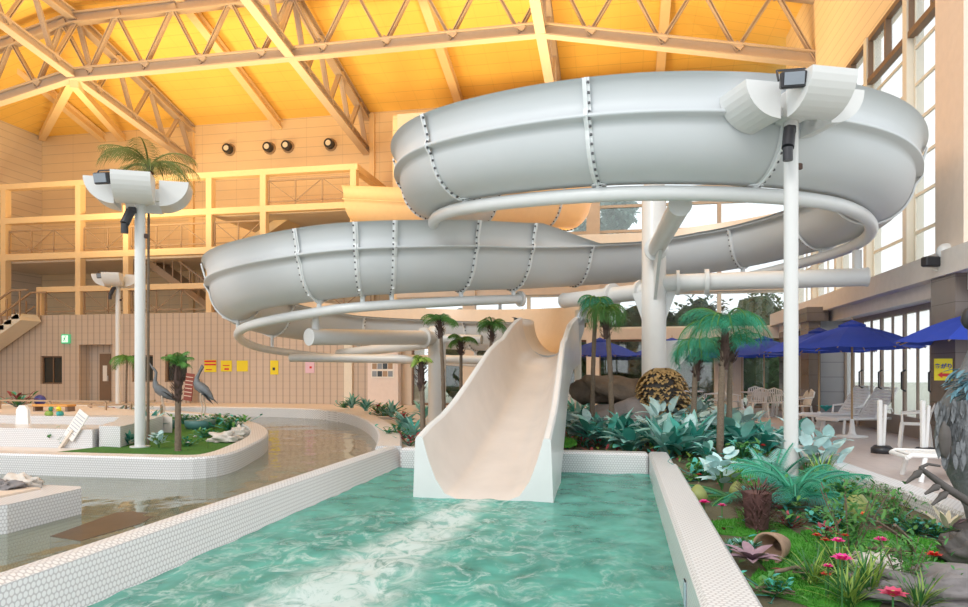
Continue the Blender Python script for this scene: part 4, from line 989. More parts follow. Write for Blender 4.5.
# ---- back row behind pool (tall turquoise plants)
rows=[('sword',560,428,1.1,'teal sword-leaf plant closest to the chute'),('broad',556,436,1.2,'pale oval-leaf plant squeezed against the chute wall'),
('sword',580,432,1.15,'teal sword-leaf plant in front of the cream post'),('sword',600,436,1.25,'teal sword-leaf plant under the bent palm'),
('sword',625,428,1.2,'teal sword-leaf plant between the paired palm trunks and the boulder'),('sword',642,438,1.45,'large teal sword-leaf plant below the golden boulder'),
('pot_lily',612,440,1.1,'sage lily-leaf plant low at the pool back rim'),('broad',664,443,1.3,'silvery oval-leaf plant behind the pool corner'),
('broad',683,440,1.35,'silvery oval-leaf plant beside the shorter bed palm trunk'),('pot_lily',676,425,1.2,'teal lily-leaf plant behind the silvery plants'),
('sword',655,422,1.1,'teal sword-leaf plant at the foot of the golden boulder'),('broad',702,432,1.4,'silvery oval-leaf plant between the two bed palm trunks'),
('broad',712,446,1.2,'silvery oval-leaf plant in front of the bed palms'),('pot_lily',728,452,1.2,'sage lily-leaf plant behind the tallest bed palm trunk'),
('sword',700,415,1.1,'teal sword-leaf plant behind the shorter bed palm'),('broad',742,446,1.2,'silvery oval-leaf plant by the red flowers near the deck kerb'),
('sword',575,418,1.1,'teal sword-leaf plant set back behind the chute'),('sword',612,420,1.1,'teal sword-leaf plant set back between the paired palms'),
('pot_lily',546,425,1.0,'teal lily-leaf plant peeking out beside the chute wall'),('pot_lily',690,420,1.1,'teal lily-leaf plant set back near the plastic table'),
('broad',570,442,.9,'small pale oval-leaf plant on the bed edge behind the rim'),('sword',592,424,1.0,'teal sword-leaf plant against the bent palm trunk'),
('pot_lily',632,445,.9,'green lily-leaf plant low before the large sword-leaf plant'),('broad',722,436,1.2,'silvery oval-leaf plant behind the slim palm stem')]
for k,u,v,s_,l in rows: p=PZ(u,v,.05); p.y=max(p.y,11.0) if u<640 else p.y; plant(k,p,s_*1.3,l)
random.seed(21)
for i in range(26):
    x=-.55+3.0*random.random(); y=random.uniform(11.0,13.4); k=('sword','pot_lily','broad','sword')[i%4]
    plant(k,Vector((x,y,.05)),random.uniform(1.2,1.6),{'sword':'teal sword-leaf plant filling the dense turquoise row behind the pool','pot_lily':'teal lily-leaf plant filling the dense turquoise row behind the pool','broad':'silvery oval-leaf plant filling the dense turquoise row behind the pool'}[k],group='turquoise plants filling the row behind the pool')
# red and brown low row at rim
for i,u in enumerate((566,583,598,606,622,637,650,668,690,700)):
    p=PZ(u,446+(i%3),.06); p.y=max(p.y,10.85); plant('red',p,.8,'small dark red and green foliage clump low behind the back pool rim',group='red foliage behind the back rim')
# left bed next to chute (330..415)
for k,u,v,s_,l in [('sword',352,408,1.2,'green sword-leaf plant at the far tip of the channel bed'),('sword',366,411,1.1,'green sword-leaf plant second from the far tip of the channel bed'),
 ('red',378,413,1.5,'dark red clump under the photo board'),('sword',392,417,1.1,'teal sword-leaf plant below the photo board'),('red',402,422,1.4,'dark red clump beside the thin short palm'),
 ('pot_lily',405,432,1.1,'teal lily-leaf plant at the bend of the channel kerb'),('ground',398,440,1.5,'dark green ground clump on the inner corner of the channel kerb'),
 ('sword',412,440,1.0,'teal sword-leaf plant at the foot of the thin short palm'),('red',410,446,1.1,'dark red clump by the pool corner beside the chute'),('ground',384,416,1.6,'dark green ground clump in the middle of the channel bed'),('sword',424,418,1.2,'teal sword-leaf plant in front of the white column'),
 ('ground',344,408,1.2,'low green clump at the very end of the channel bed')]:
    plant(k,PZ(u,v,.05),s_,l)
# ---- front bed, individual plants
FB=[('broad',806,474,1.5,'large pale oval-leaf plant at the foot of the white pole'),('broad',826,472,1.3,'pale oval-leaf plant beside the pole with yellow stems'),
('pot_lily',788,452,1.4,'teal lily-leaf plant with upright leaves behind the white pole'),('broad',722,490,1.1,'white cabbage-like pale plant left of the feathery palm cluster'),
('pot_lily',692,452,.9,'green lily-leaf plant just past the pool corner'),
('ground',700,480,1.3,'green ground ivy beside the pool rim by the red blossoms'),('ground',742,460,1.5,'green ground ivy behind the turf mat'),
('pot_lily',708,462,.8,'pale striped lily-leaf plant before the bed palm trunk'),('succulent',736,558,1.4,'pale green succulent cluster beside the pool rim'),
('ground',842,496,1.0,'green ground ivy right of the feathery palm cluster'),('ground',838,498,.8,'green ground ivy by the deck kerb under the pale plants'),
('bush',872,505,.7,'leafy green shrub at the bend of the deck kerb'),('bush',884,503,.65,'second leafy green shrub at the bend of the deck kerb'),
('ground',862,514,1.1,'green ground ivy below the leafy shrubs'),('ground',893,524,1.1,'green ground ivy along the deck kerb halfway to the statue'),
('ground',915,534,1.1,'green ground ivy along the deck kerb beside the bromeliad'),('brome',948,536,1.5,'purple and cream bromeliad by the dark stone'),
('bush',850,562,1.9,'large bush with magenta blossoms in the front of the bed'),('bush',893,530,1.15,'brown stemmed bush leaning over the turf with one pink blossom'),
('spiky',838,575,1.5,'thin grass tuft under the magenta bush'),('spiky',812,585,1.4,'thin grass tuft on the front turf mat'),
('spiky',868,598,1.7,'large feathery grass tuft at the bottom of the bed'),('spiky',850,606,1.5,'feathery grey green grass tuft left of the red daisy'),
('bush',905,596,1.2,'dark green bushy shrub between the daisy and the stone block'),('spiky',918,612,1.3,'thin lime grass tuft in front of the stone block'),
('ground',790,524,.9,'green ground ivy under the feathery palm cluster'),('ground',815,522,.9,'teal ground ivy in front of the feathery palm cluster'),
('ground',780,508,1.4,'dark ground ivy beside the pinecone stump'),('red',790,527,1.1,'small red clump between two turf mats'),
('ground',838,530,1.3,'ground ivy around the yellow green fruit'),('red',825,540,1.1,'red clump left of the magenta blossoms'),
('ground',775,596,1.0,'dry olive ground clump beside the near pool rim'),('spiky',730,482,1.1,'fine grass tuft beside the white pale plant'),
('pot_lily',755,452,.9,'small teal lily-leaf plant by the red flowers'),('ground',775,448,1.4,'dark green ground ivy where the bed meets the deck'),
('spiky',822,484,1.4,'yellowish upright tuft beneath the pale oval-leaf plants'),('ground',850,496,.7,'low green ivy touching the deck kerb'),
('pot_lily',848,520,.8,'small blue green lily-leaf plant by the fruit'),('ground',935,536,.9,'ivy sprig on the kerb beside the statue')]
for k,u,v,s_,l in FB: plant(k,PZ(u,v,.07),s_*(.62 if k=='ground' else .72 if k=='bush' else .62) if v>500 else s_*.95,l)
# small filler ground cover across front bed
random.seed(11)
m=MB()
for k in range(2600):
    x=random.uniform(.82,2.75); y=random.uniform(3.2,16.8) if k%3 else random.uniform(3.2,9)
    nz_=noise.noise(Vector((x*1.7,y*1.2,3))); 
    if nz_<.02 and y<9.5 or (y<7 and k%4): continue
    m.cur=k%5; m.leaf((x,y,.06+random.uniform(0,.05)),random.uniform(0,6),random.uniform(0,.9),random.uniform(.05,.11),.035,.5,3)
for k in range(900):
    x=random.uniform(-3.2,2.5); y=random.uniform(10.8,16.8)
    m.cur=k%5; m.leaf((x,y,.06+random.uniform(0,.06)),random.uniform(0,6),random.uniform(.2,1.1),random.uniform(.1,.2),.05,.5,3)
o=m.build('ground_cover',[M_green,M_teal,M_red,M_palm,M_lime]); tag(o,'mixed low leaves covering the soil of the long bed','ground cover',kind='stuff')
# feathery palm cluster lying in bed
pc=PZ(795,505,.08); random.seed(5)
t=thing('feathery_palm','spreading teal feathery fronds in the middle of the front bed','plant',pc)
for k in range(18):
    m=MB(); frond_mesh(m,random.uniform(.5,.78),random.uniform(.9,1.6),34,.22,.0048,lift=random.uniform(.5,1.2),hang=.35); o=m.build('frond',[M_palm_t,M_palm_t if k%3 else M_teal],t); o.rotation_euler=(0,0,2*PI*k/15+.3); o.location=(0,0,.05)
pc=PZ(772,492,.08); t=thing('feathery_palm','upright striped fern fronds standing beside the pinecone stump','plant',pc)
for k in range(7):
    m=MB(); frond_mesh(m,random.uniform(.45,.6),.5,24,.17,.007,lift=random.uniform(1.0,1.45),hang=.0); o=m.build('frond',[M_palm_t,M_sage],t); o.rotation_euler=(0,0,k*.9)
pc=PZ(730,498,.08); t=thing('feathery_palm','low dark green fronds trailing toward the pool rim','plant',pc)
for k in range(9):
    m=MB(); frond_mesh(m,random.uniform(.35,.5),.6,24,.12,.0045,lift=random.uniform(.1,.5),hang=.2); o=m.build('frond',[M_green,M_palm if k%2 else M_palm_t],t); o.rotation_euler=(0,0,2*PI*k/9)
# pinecone-like stump + cone pot
p=PZ(757,528,.08); t=thing('shaggy_stump','shaggy reddish brown palm stump in the front bed','stump',p); m=MB()
m.tube([(0,0,0),(0,0,.3)],[.09,.12],10)
for k in range(420):
    z=random.uniform(.0,.34); a=random.uniform(0,2*PI); r=.1+.03*math.sin(z*9); m.leaf((math.cos(a)*r*.8,math.sin(a)*r*.8,z),a,.5*random.uniform(-.4,1.6),.13,.010,-.3,2)
m.build('trunk_scales',mat('stump_red',(.11,.05,.045),.9,var=.5,scale=30),t)
p=PZ(772,556,.1); t=thing('cone_pot','brown woven cone pot lying on its side with a dark mouth','pot',p,math.radians(232))
m=MB(); R=Matrix.Rotation(PI/2,3,'Y'); prof=[(.02,-.22),(.05,-.18),(.09,-.08),(.11,.02),(.115,.06),(.10,.06),(.085,0),(.04,-.1)]
vs=[];n=18
for r,z in prof:
    for k in range(n): a=2*PI*k/n; vs.append(R@Vector((r*math.cos(a),r*math.sin(a),z))+Vector((0,0,.06)))
m.add(vs,[(i*n+k,i*n+(k+1)%n,(i+1)*n+(k+1)%n,(i+1)*n+k) for i in range(len(prof)-1) for k in range(n)],True); m.build('pot_shell',mat('pot_brown',(.34,.22,.15),.8,var=.4,scale=20),t)
p=PZ(752,565,.1); t=thing('bromeliad_star','purple brown star shaped bromeliad against the cone pot','plant',p); m=MB()
for k in range(11): m.leaf((0,0,.03),2*PI*k/11,.35+.3*(k%2),.20,.075,.45,6,.35)
m.build('star_leaves',M_purple,t)
# driftwood stem
m=MB(); a,b=PZ(775,572,.13),PZ(835,572,.13); m.tube([a,a.lerp(b,.35)+Vector((0,0,.03)),a.lerp(b,.7),b],[.014,.012,.010,.008],6)
for q in (.3,.5,.65,.8): c=a.lerp(b,q); m.tube([c,c+Vector((.08,.07,.05))],[.007,.003],5); m.tube([c,c+Vector((.05,-.08,.02))],[.007,.003],5)
o=m.build('fallen_branch',M_trunk); tag(o,'thin brown branch trailing from the star bromeliad over the turf','branch')
m=MB(); a,b=PZ(748,590,.1),PZ(795,592,.1); m.tube([a,a.lerp(b,.5)+Vector((0,.03,.02)),b],[.012,.01,.006],6)
for q in (.3,.5,.7): c=a.lerp(b,q); m.tube([c,c+Vector((.03,.12,.03))],[.007,.003],5); m.tube([c,c+Vector((.06,-.08,.01))],[.007,.003],5)
o=m.build('fallen_branch',M_trunk); tag(o,'forked dry twig on soil near the pool rim','branch')
m=MB(); a,b=PZ(868,548,.1),PZ(912,552,.12); c=PZ(895,525,.45); m.tube([a,b],[.012,.02],7); m.tube([b,b.lerp(c,.5)+Vector((.03,0,0)),c],[.02,.016,.01],7); m.tube([b.lerp(c,.5),c+Vector((-.1,0,.02))],[.012,.006],6)
o=m.build('fallen_branch',M_trunk); tag(o,'forked brown stem supporting the bush over the turf','branch')
# flowers
def flower(u,v,z,s_,mt,label,petals=7,group=None):
    p=PZ(u,v,.07) if False else PD(u,v,(EYE-z)/((v-HZ)/F_PX)); t=thing('blossom',label,'flower',p,random.uniform(0,6),group)
    m=MB()
    for k in range(petals):
        for lay in (0,1): m.leaf((0,0,.0),2*PI*k/petals+lay*.4,.35+.5*lay,s_*(1-.25*lay),s_*.75,.3,4,.2,.7)
    m.build('petals',mt,t); m=MB(); m.blob((0,0,.012),s_*.22,0,0,8,6); m.build('flower_center',M_lime,t)
    m=MB(); m.tube([(0,0,0),(0,0,-z+.06)],.005,5); m.build('flower_stem',M_green,t); return t
for u,v,z,s_,mt,l in [(838,542,.42,.045,M_pink,'magenta blossom at the top of the large bush'),(842,560,.40,.06,M_pink,'larger magenta blossom on the side of the large bush'),
 (881,541,.32,.05,M_pink,'single pink blossom right of the large bush'),(828,567,.25,.035,M_pink,'small pink blossom low beside the large bush'),(826,575,.20,.035,M_flred,'small dark red blossom lowest beside the large bush'),
 (893,596,.30,.075,mat('petal_rose',(.55,.06,.14),.5),'broad rose coloured daisy at the bottom of the bed'),(934,556,.12,.06,M_flred,'red blossom lying on the turf near the dark stone'),
 (704,503,.18,.06,M_pink,'pink blossom beside the pool rim under the green fruit'),(722,506,.16,.045,M_pink,'second pink blossom beside the pool rim'),
 (680,476,.16,.045,M_flred,'dark red blossom at the pool rim nearest the corner'),(699,475,.16,.04,M_flred,'red blossom right of the one at the pool corner'),
 (757,437,.25,.075,M_flred,'red blossom high beside the deck kerb'),(763,446,.22,.06,M_flred,'red blossom lower beside the deck kerb'),
 (817,536,.2,.04,M_flred,'small red blossom at left of the fruit bush'),(825,541,.22,.04,M_flred,'red blossom close behind the magenta bush'),(864,515,.28,.045,mat('petal_orange',(.8,.16,.05),.5),'orange red blossom under the fruit'),
 (845,536,.3,.03,M_flred,'tiny red bud over the large bush')]:
    flower(u,v,z,s_,mt,l)
# fruits / gourds
for u,v,z,s_,l in [(698,492,.19,.098,'pear shaped green fruit by the pool rim'),(737,487,.17,.085,'round yellow green fruit in front of the pale plant'),(857,503,.24,.115,'large yellow green fruit in the ivy below the kerb')]:
    p=PZ(u,v,z); t=thing('green_fruit',l,'fruit',(p.x,p.y,z-.04)); m=MB(); m.lathe([(.001,-s_*.9),(s_*.6,-s_*.75),(s_,-.1*s_),(s_*.8,s_*.5),(s_*.45,s_*.95),(s_*.2,s_*1.15),(.001,s_*1.2)],n=16); m.build('fruit_body',M_fruit,t)
    m=MB(); m.tube([(0,0,s_*1.15),(.01,0,s_*1.4)],.007,5); m.build('fruit_stalk',M_trunk,t)
# rocks
def rock(u,v,d_z,r,mt,label,seed,name='rock',flat=-.3):
    p=PZ(u,v,d_z); m=MB(); m.blob((0,0,0),r,seed,.75,26,18,2.6,flat=-r[2]*.5); o=m.build(name,mt); o.location=(p.x,p.y,d_z+r[2]*.4); return tag(o,label,'rock')
rock(872,572,.08,(.16,.13,.08),M_rock_w,'pale beige rock between the bush and the daisy',2)
rock(966,560,.08,(.17,.17,.13),M_rock_d,'dark grey rock under the bromeliad by the statue',4)
rock(935,602,.06,(.42,.24,.12),M_rock,'flat grey brown stone block at the lower corner of the bed',5)
rock(226,441,.08,(.26,.18,.12),M_rock_w,'pale rock on the edge of the grass island',6)
rock(240,437,.08,(.16,.14,.14),M_rock_w,'small rounded pale rock beside the larger one on the island',7)
rock(20,487,.17,(.20,.13,.09),M_rock_w,'knobbly pale rock on the kerb at the lower corner',8)
rock(3,490,.17,(.20,.14,.07),M_rock,'grey rock at the frame edge on the corner kerb',9)
# golden scaled boulder + brown rocks behind bed
p=PD(662,384,13.6); t=thing('scaled_boulder','golden brown boulder covered in small scales at the foot of the column','boulder',(p.x,p.y,.45))
m=MB(); m.blob((0,0,.35),(.42,.40,.62),3,.15,20,14); m.build('boulder_core',M_rock_d,t); m=MB(); random.seed(3)
for k in range(900):
    th=random.uniform(.1,2.6); a=random.uniform(0,2*PI); dv=Vector((math.sin(th)*math.cos(a)*.42,math.sin(th)*math.sin(a)*.40,math.cos(th)*.62))*1.0; m.leaf(dv+Vector((0,0,.35)),a,.35,.15,.085,1.5,4,.3)
m.build('scales',M_gold,t)
p=PD(625,392,14.2); m=MB(); m.blob((0,0,0),(.85,.5,.30),11,.5,22,14,1.8); m.blob((-.75,.1,-.1),(.35,.35,.30),12,.4,14,10); o=m.build('brown_rock',mat('rock_brown',(.16,.12,.09),.8,var=.5,scale=5,bump=.8,bscale=14)); o.location=(p.x,p.y,.95); o.rotation_euler=(0,.15,0); tag(o,'dark brown layered rock behind the paired palms','rock')
p=PD(630,406,13.7); m=MB(); m.blob((0,0,0),(.95,.5,.45),14,.4,22,14,1.8); o=m.build('grey_rock',M_rock); o.location=(p.x,p.y,.35); tag(o,'grey boulder under the brown rock behind the sword-leaf plants','rock')
# submerged slab in the channel
a=[PZ(u,v,-.16) for u,v in ((50,543),(125,515),(137,518),(160,519),(140,530),(80,548))]
m=MB(); m.prism([(q.x,q.y) for q in a],-.25,-.098); o=m.build('submerged_slab',M_slab); tag(o,'dark brown slab just under the channel water beside the pool wall','stone slab')

# ================================================================ CRANE STATUES
def crane(label,loc,rz,up,mt,s_=1.0):
    t=thing('crane_statue',label,'statue',loc,rz,scale=s_)
    m=MB()
    if up: pts=[(-.45,0,.66),(-.30,0,.76),(-.12,0,.88),(.04,0,1.0),(.13,0,1.13),(.15,0,1.28),(.12,0,1.42),(.11,0,1.53),(.16,0,1.62),(.23,0,1.70),(.36,0,1.90)]
    else: pts=[(-.42,0,.62),(-.30,0,.74),(-.13,0,.90),(.03,0,1.02),(.11,0,1.13),(.10,0,1.26),(.03,0,1.39),(-.04,0,1.50),(-.08,0,1.58),(-.07,0,1.63),(.06,0,1.42)]
    rad=[.03,.10,.155,.15,.10,.06,.042,.038,.045,.028,.006]
    m.tube(pts,rad,12,squash=[.7,.8,.85,.85,.9,1,1,1,1,1,1]); m.build('bird_body',mt,t)
    for sg in (-1,1):
        m=MB()
        for k in range(7): m.leaf((.0-.04*k,sg*(.10+.008*k),1.0-.02*k if up else .98-.05*k),PI+sg*.08,-.62,.34,.08,.15,5,.3)
        m.build('wing',M_bronze,t)
        m=MB(); m.tube([(-.08,sg*.07,.85),(-.06,sg*.08,.62),(-.13,sg*.08,.42),(-.08,sg*.08,.04)],[.03,.018,.016,.014],8)
        for q in (-.5,0,.5): m.tube([(-.08,sg*.08,.03),(-.08+.12*math.cos(q),sg*.08+.12*math.sin(q),.015)],[.012,.006],6)
        m.build('leg',M_steel,t)
    return t
def basin(u,v,label,d=16.5):
    p=PD(u,v,d); m=MB(); m.lathe([(.001,0),(.27,0),(.32,.05),(.34,.2),(.30,.21),(.28,.19),(.001,.19)],n=28); o=m.build('round_basin',M_basin); o.location=(p.x,p.y,.05); tag(o,label,'basin'); return p
pa=basin(160,422,'round teal basin under the upright crane statue',16.0); pb_=basin(200,422,'round teal basin under the crane statue with lowered head',16.0)
crane('dark crane statue with raised head on the grass island',(pa.x,pa.y,.24),PI+YAW+.2,True,M_bronze,.72)
crane('dark crane statue with head lowered beside the stubby palm trunk',(pb_.x,pb_.y,.24),PI+YAW-.15,False,M_bronze,.78)
# big bird statue at right edge
bp_=PD(975,520,5.6); t=thing('bird_statue','large weathered bronze bird statue with blue green feathers at the edge of the deck','statue',(bp_.x,bp_.y,.0))
def L(u,v,dd=5.6): q=PD(u,v,dd); return (q.x-bp_.x,q.y-bp_.y,q.z)
m=MB(); m.tube([L(990,545),L(984,505),L(974,470),L(966,435),L(966,405),L(974,380),L(980,350),L(978,330),L(974,316)],[.12,.14,.19,.22,.18,.12,.08,.07,.05],18); m.build('bird_body',M_bronze,t)
random.seed(9); m=MB()
for k in range(90):
    u=random.uniform(938,966); v=random.uniform(398,455); q=L(u,v,5.42); m.leaf(q,random.uniform(3.3,4.6),random.uniform(-1.6,-1.1),.13,.035,.3,4,.3)
m.build('wing',M_bronze,t); m=MB()
for k in range(40): q=L(random.uniform(956,975),random.uniform(368,396),5.45); m.leaf(q,random.uniform(2.9,3.9),random.uniform(-.7,.1),.13,.035,.5,4,.3)
m.build('neck_feathers',M_teal_b,t)
m=MB(); m.blob(L(945,440,5.38),(.04,.04,.13),2,.2); m.build('wing_tip',M_rock_d,t)
m=MB(); m.blob(L(971,318,5.5),(.07,.07,.09),3,.15); m.build('bird_head',M_black,t)
a=L(920,468,5.3); b=L(975,506,5.3)
m=MB(); m.tube([Vector(a),Vector(a).lerp(Vector(b),.5)+Vector((0,0,-.01)),Vector(b)],[.018,.03,.03],8); m.tube([Vector(a),L(928,464,5.3),L(940,466,5.3)],[.014,.012,.01],6)
for (u0,v0,u1,v1) in ((922,470,906,483),(941,484,925,494),(948,491,932,505)): p0,p1=Vector(L(u0,v0,5.3)),Vector(L(u1,v1,5.3)); m.tube([p0,p0.lerp(p1,.3),p0.lerp(p1,.5),p1],[.015,.03,.02,.010],7)
m.build('claw_branch',M_rock_d,t)
m=MB(); m.lathe([(.001,0),(.3,0),(.26,.12),(.14,.18),(.001,.18)],n=16); m.build('statue_base',M_rock_d,t)

# ================================================================ ISLAND THINGS
for k,u,v,s_,l in [('broad',159,448,.7,'low teal leaves at the foot of the island light pole'),('pot_lily',130,445,.7,'small teal lily-leaf plant left of the island pole'),('ground',80,444,1.4,'dark shrub in front of the low white wall'),('ground',90,441,1.3,'taller dark shrub beside the corner of the low white wall'),
 ('ground',100,443,1.0,'tiny dark sprig right of the taller shrub by the white wall'),('sword',150,432,1.2,'dark green agave-like plant behind the thin palm on the island'),('ground',205,437,.9,'small shrub with white blossoms on the island lawn'),
 ('ground',230,430,1.5,'dark green shrub around the pale island rocks'),('ground',240,427,1.4,'dark green shrub at the tip of the island'),('ground',187,446,.8,'small leafy sprig by the stubby trunk'),('ground',217,424,1.3,'ivy clump behind the second crane basin'),
 ('ground',185,424,1.2,'ivy clump between the two crane basins'),('ground',128,426,1.2,'ivy clump at the back edge of the lawn'),('bush',140,424,1.2,'leafy shrub behind the island pole')]:
    plant(k,PZ(u,v,.06),s_,l)
for u,v,l in ((195,437,'white blossom on the small island shrub'),(208,441,'second white blossom on the small island shrub'),(188,443,'white blossom beside the stubby trunk')): flower(u,v,.18,.045,M_white_p,l)
# tilted sign board
p=PZ(62,448,.03); t=thing('sign_board','white slanted information board on a leaning wooden post in front of the low wall','sign board',(p.x,p.y,.03),scale=.66)
R=Matrix.Rotation(.62,3,'Y'); m=MB(); m.rbox(R@Vector((0,0,.75)),(.34,.03,.85),R,.01); m.build('board_panel',M_paper,t)
g=MB()
for k in range(7): g.rbox(R@Vector((0,-.02,1.05-.09*k)),(.26,.005,.02),R)
g.build('printed_lines',mat('grey_ink',(.5,.5,.55),.6),t); m=MB(); m.beam((-.05,.03,0),R@Vector((0,.03,.6)),.16,.06); m.build('board_post',M_tan,t)
p=PZ(23,424,.36); m=MB(); m.extr([(-.14,0),(.14,0),(.13,.28),(.06,.36),(-.06,.36),(-.13,.28)],lambda a,b,w:Vector((a,w,b)),-.03,.03); o=m.build('white_plaque',M_paper); o.location=(p.x,p.y,.36); tag(o,'small white rounded plaque standing on the low white wall','plaque')
# toys
def toyd(u,v,z,d): p=PD(u,v,d); return (p.x,p.y,z)
p=toyd(40,408,.40,19.5); m=MB(); m.blob((0,0,.16),.15,0,.02,18,12); m.cur=1; m.lathe([(.001,0),(.16,0),(.1,.05)],n=14); o=m.build('blue_ball',[M_bluep,M_flred]); o.location=p; tag(o,'dark blue ball on the terrace left of the island','ball')
def duck(loc,body,head,label):
    t=thing('toy_duck',label,'toy',loc,random.uniform(0,6),scale=.65); m=MB(); m.blob((0,0,.1),(.15,.10,.10),1,.1); m.build('toy_body',body,t); m=MB(); m.blob((.08,0,.26),.08,0,.02); m.build('toy_head',head,t); m=MB(); m.blob((.17,0,.25),(.04,.03,.015),0,0); m.build('toy_beak',M_orange_m,t)
duck(toyd(49,418,.40,15.0),M_lime,M_palm_t,'green and yellow toy duck on the terrace edge'); duck(toyd(60,418,.40,15.0),M_teal_p,M_yellow,'teal and yellow toy duck on the terrace edge')
t=thing('low_table','long low wooden bench with orange top behind the toy ducks','bench',toyd(54,420,.40,17)); m=MB(); m.rbox((0,0,.14),(1.0,.3,.05),bev=.01); m.build('bench_top',M_orange_m,t)
for x in (-.45,.45): g=MB(); g.rbox((x,0,.06),(.06,.25,.12)); g.build('leg',M_brown,t)
for u,l,d in ((18,'dark red brown shrub pot on the terrace at the frame side',19),(116,'dark red brown foliage heap in front of the door recess',19.5)):
    plant('red',toyd(u,408,.40 if u<50 else .02,d),2.0,l)
t=thing('metal_rail','low brown pipe rail on the terrace behind the blue ball','rail',toyd(0,410,.40,18)); m=MB(); m.beam((-2,0,.22),(3.2,0,.22),.04,.04); m.build('rail_bar',M_rail,t)
for x in (-1.5,0,1.5,3.1): g=MB(); g.beam((x,0,0),(x,0,.22),.04,.04); g.build('rail_post',M_rail,t)
t=thing('metal_rail','low crooked brown rail behind the island lawn','rail',toyd(88,416,.0,18.5)); m=MB(); m.beam((0,0,.45),(1.2,.3,.5),.05,.05); m.beam((1.2,.3,.5),(2.2,-.3,.62),.05,.05); m.build('rail_bar',M_rail,t)
for x in (0,1.2,2.1): g=MB(); g.beam((x,0.1,0),(x,0.1,.5),.05,.05); g.build('rail_post',M_rail,t)

# ================================================================ DECK FURNITURE
def umbrella(label,loc,rz=0,first=[None],H=2.48,base=True):
    if first[0] is None:
        t=thing('parasol',label,'umbrella',loc,rz,'blue parasols on the deck'); first[0]=t
        n=8; R=1.34; m=MB()
        def P_(k,r,z): a=2*PI*k/n; return Vector((r*math.cos(a),r*math.sin(a),z))
        seg=5
        for k in range(n):
            for s_ in range(seg):
                r0,r1=R*s_/seg,R*(s_+1)/seg; f=lambda r:H-.12-.50*(r/R)+.06*math.sin(PI*r/R)
                sag=lambda r:-.03*(r/R)
                m_=lambda k_,r,z:P_(k_,r,z)
                a0,a1=P_(k,r0,f(r0)),P_(k,r1,f(r1)); c0,c1=P_(k+1,r0,f(r0)),P_(k+1,r1,f(r1)); b0=(a0+c0)/2+Vector((0,0,sag(r0))); b1=(a1+c1)/2+Vector((0,0,sag(r1)))
                m.add([a0,a1,b1,b0,c1,c0],[(0,1,2,3),(3,2,4,5)])
        cano=m.build('canopy',M_blue,t)
        m=MB(); 
        for k in range(n): a0,c0=P_(k,.26,H-.14),P_(k+1,.26,H-.14); m.add([Vector((0,0,H-.03)),a0,c0],[(0,1,2)]); m.add([a0,a0-Vector((0,0,.06)),c0-Vector((0,0,.06)),c0],[(0,1,2,3)])
        m.build('vent_cap',M_blue,cano)
        m=MB(); m.tube([(0,0,.05),(0,0,H-.05)],.022,10); m.tube([(0,0,H-.05),(0,0,H+.03)],.012,8); m.build('pole',M_wood,t)
        for k in range(n): m=MB(); m.beam((0,0,H-.16),P_(k,R*.98,H-.64),.015,.02); m.build('rib',M_wood,t)
        m=MB(); m.lathe([(.001,0),(.30,0),(.30,.03),(.09,.05),(.06,.12),(.035,.38),(.001,.38)],n=24); m.build('umbrella_base',M_plastic,t)
        return t
    return dup(first[0],loc,rz,label)
p=PD(852,437,14.6); umbrella('blue parasol between the loungers, unobstructed on its white round base',(p.x,p.y,0),.3)
p=PD(819,430,17.2); umbrella('blue parasol overlapped by the one at the loungers',(p.x,p.y,0),.1)
p=PD(764,420,21.5); umbrella('blue parasol standing behind the tall white pole beside the palm crowns',(p.x,p.y,0),.5)
p=PD(742,415,24.5); umbrella('blue parasol mostly hidden behind the tallest palm crown',(p.x,p.y,0),.2)
p=PD(986,460,11.2); umbrella('blue parasol cut by the frame in front of the stone pillar',(p.x,p.y,0),.0)
p=PD(672,415,22.5); umbrella('blue parasol right behind the thick white column',(p.x,p.y,0),.7)
p=PD(600,415,22.5); umbrella('blue parasol behind the paired palms near the chute',(p.x,p.y,0),.4)
def chair(label,loc,rz,first=[None]):
    if first[0] is None:
        t=thing('plastic_chair',label,'chair',loc,rz,'white plastic chairs'); first[0]=t
        m=MB(); m.rbox((0,0,.43),(.46,.46,.03),bev=.012); m.build('seat',M_plastic,t)
        m=MB()
        for k in range(7):
            x=-.18+.06*k; h=.86-.9*x*x; m.beam((x,.2,.46),(x,.30,h),.035,.015)
        m.tube([(-.24,.24,.66),(-.2,.3,.8),(0,.32,.87),(.2,.3,.8),(.24,.24,.66)],.022,8); m.build('backrest',M_plastic,t)
        for sg in (-1,1):
            m=MB(); m.tube([(sg*.24,.24,.66),(sg*.27,.0,.64),(sg*.26,-.2,.62),(sg*.23,-.2,.44)],.02,8); m.build('armrest',M_plastic,t)
            for y in (-.2,.2): m=MB(); m.beam((sg*.2,y,.42),(sg*.25,y*1.2,0),.05,.04); m.build('leg',M_plastic,t)
        return t
    return dup(first[0],loc,rz,label)
def table(label,loc,first=[None],r=.48):
    if first[0] is None:
        t=thing('plastic_table',label,'table',loc,0,'white plastic tables'); first[0]=t
        m=MB(); m.lathe([(.001,.70),(r-.02,.70),(r,.71),(r,.73),(.001,.74)],n=28); m.build('tabletop',M_plastic,t)
        for k in range(4): a=PI/4+k*PI/2; m=MB(); m.beam((math.cos(a)*.26,math.sin(a)*.26,.70),(math.cos(a)*.36,math.sin(a)*.36,0),.06,.05); m.build('leg',M_plastic,t)
        return t
    return dup(first[0],loc,0,label)
p=PD(757,412,21.5); table('round white plastic table beyond the tallest bed palm',(p.x,p.y,0))
q=p; 
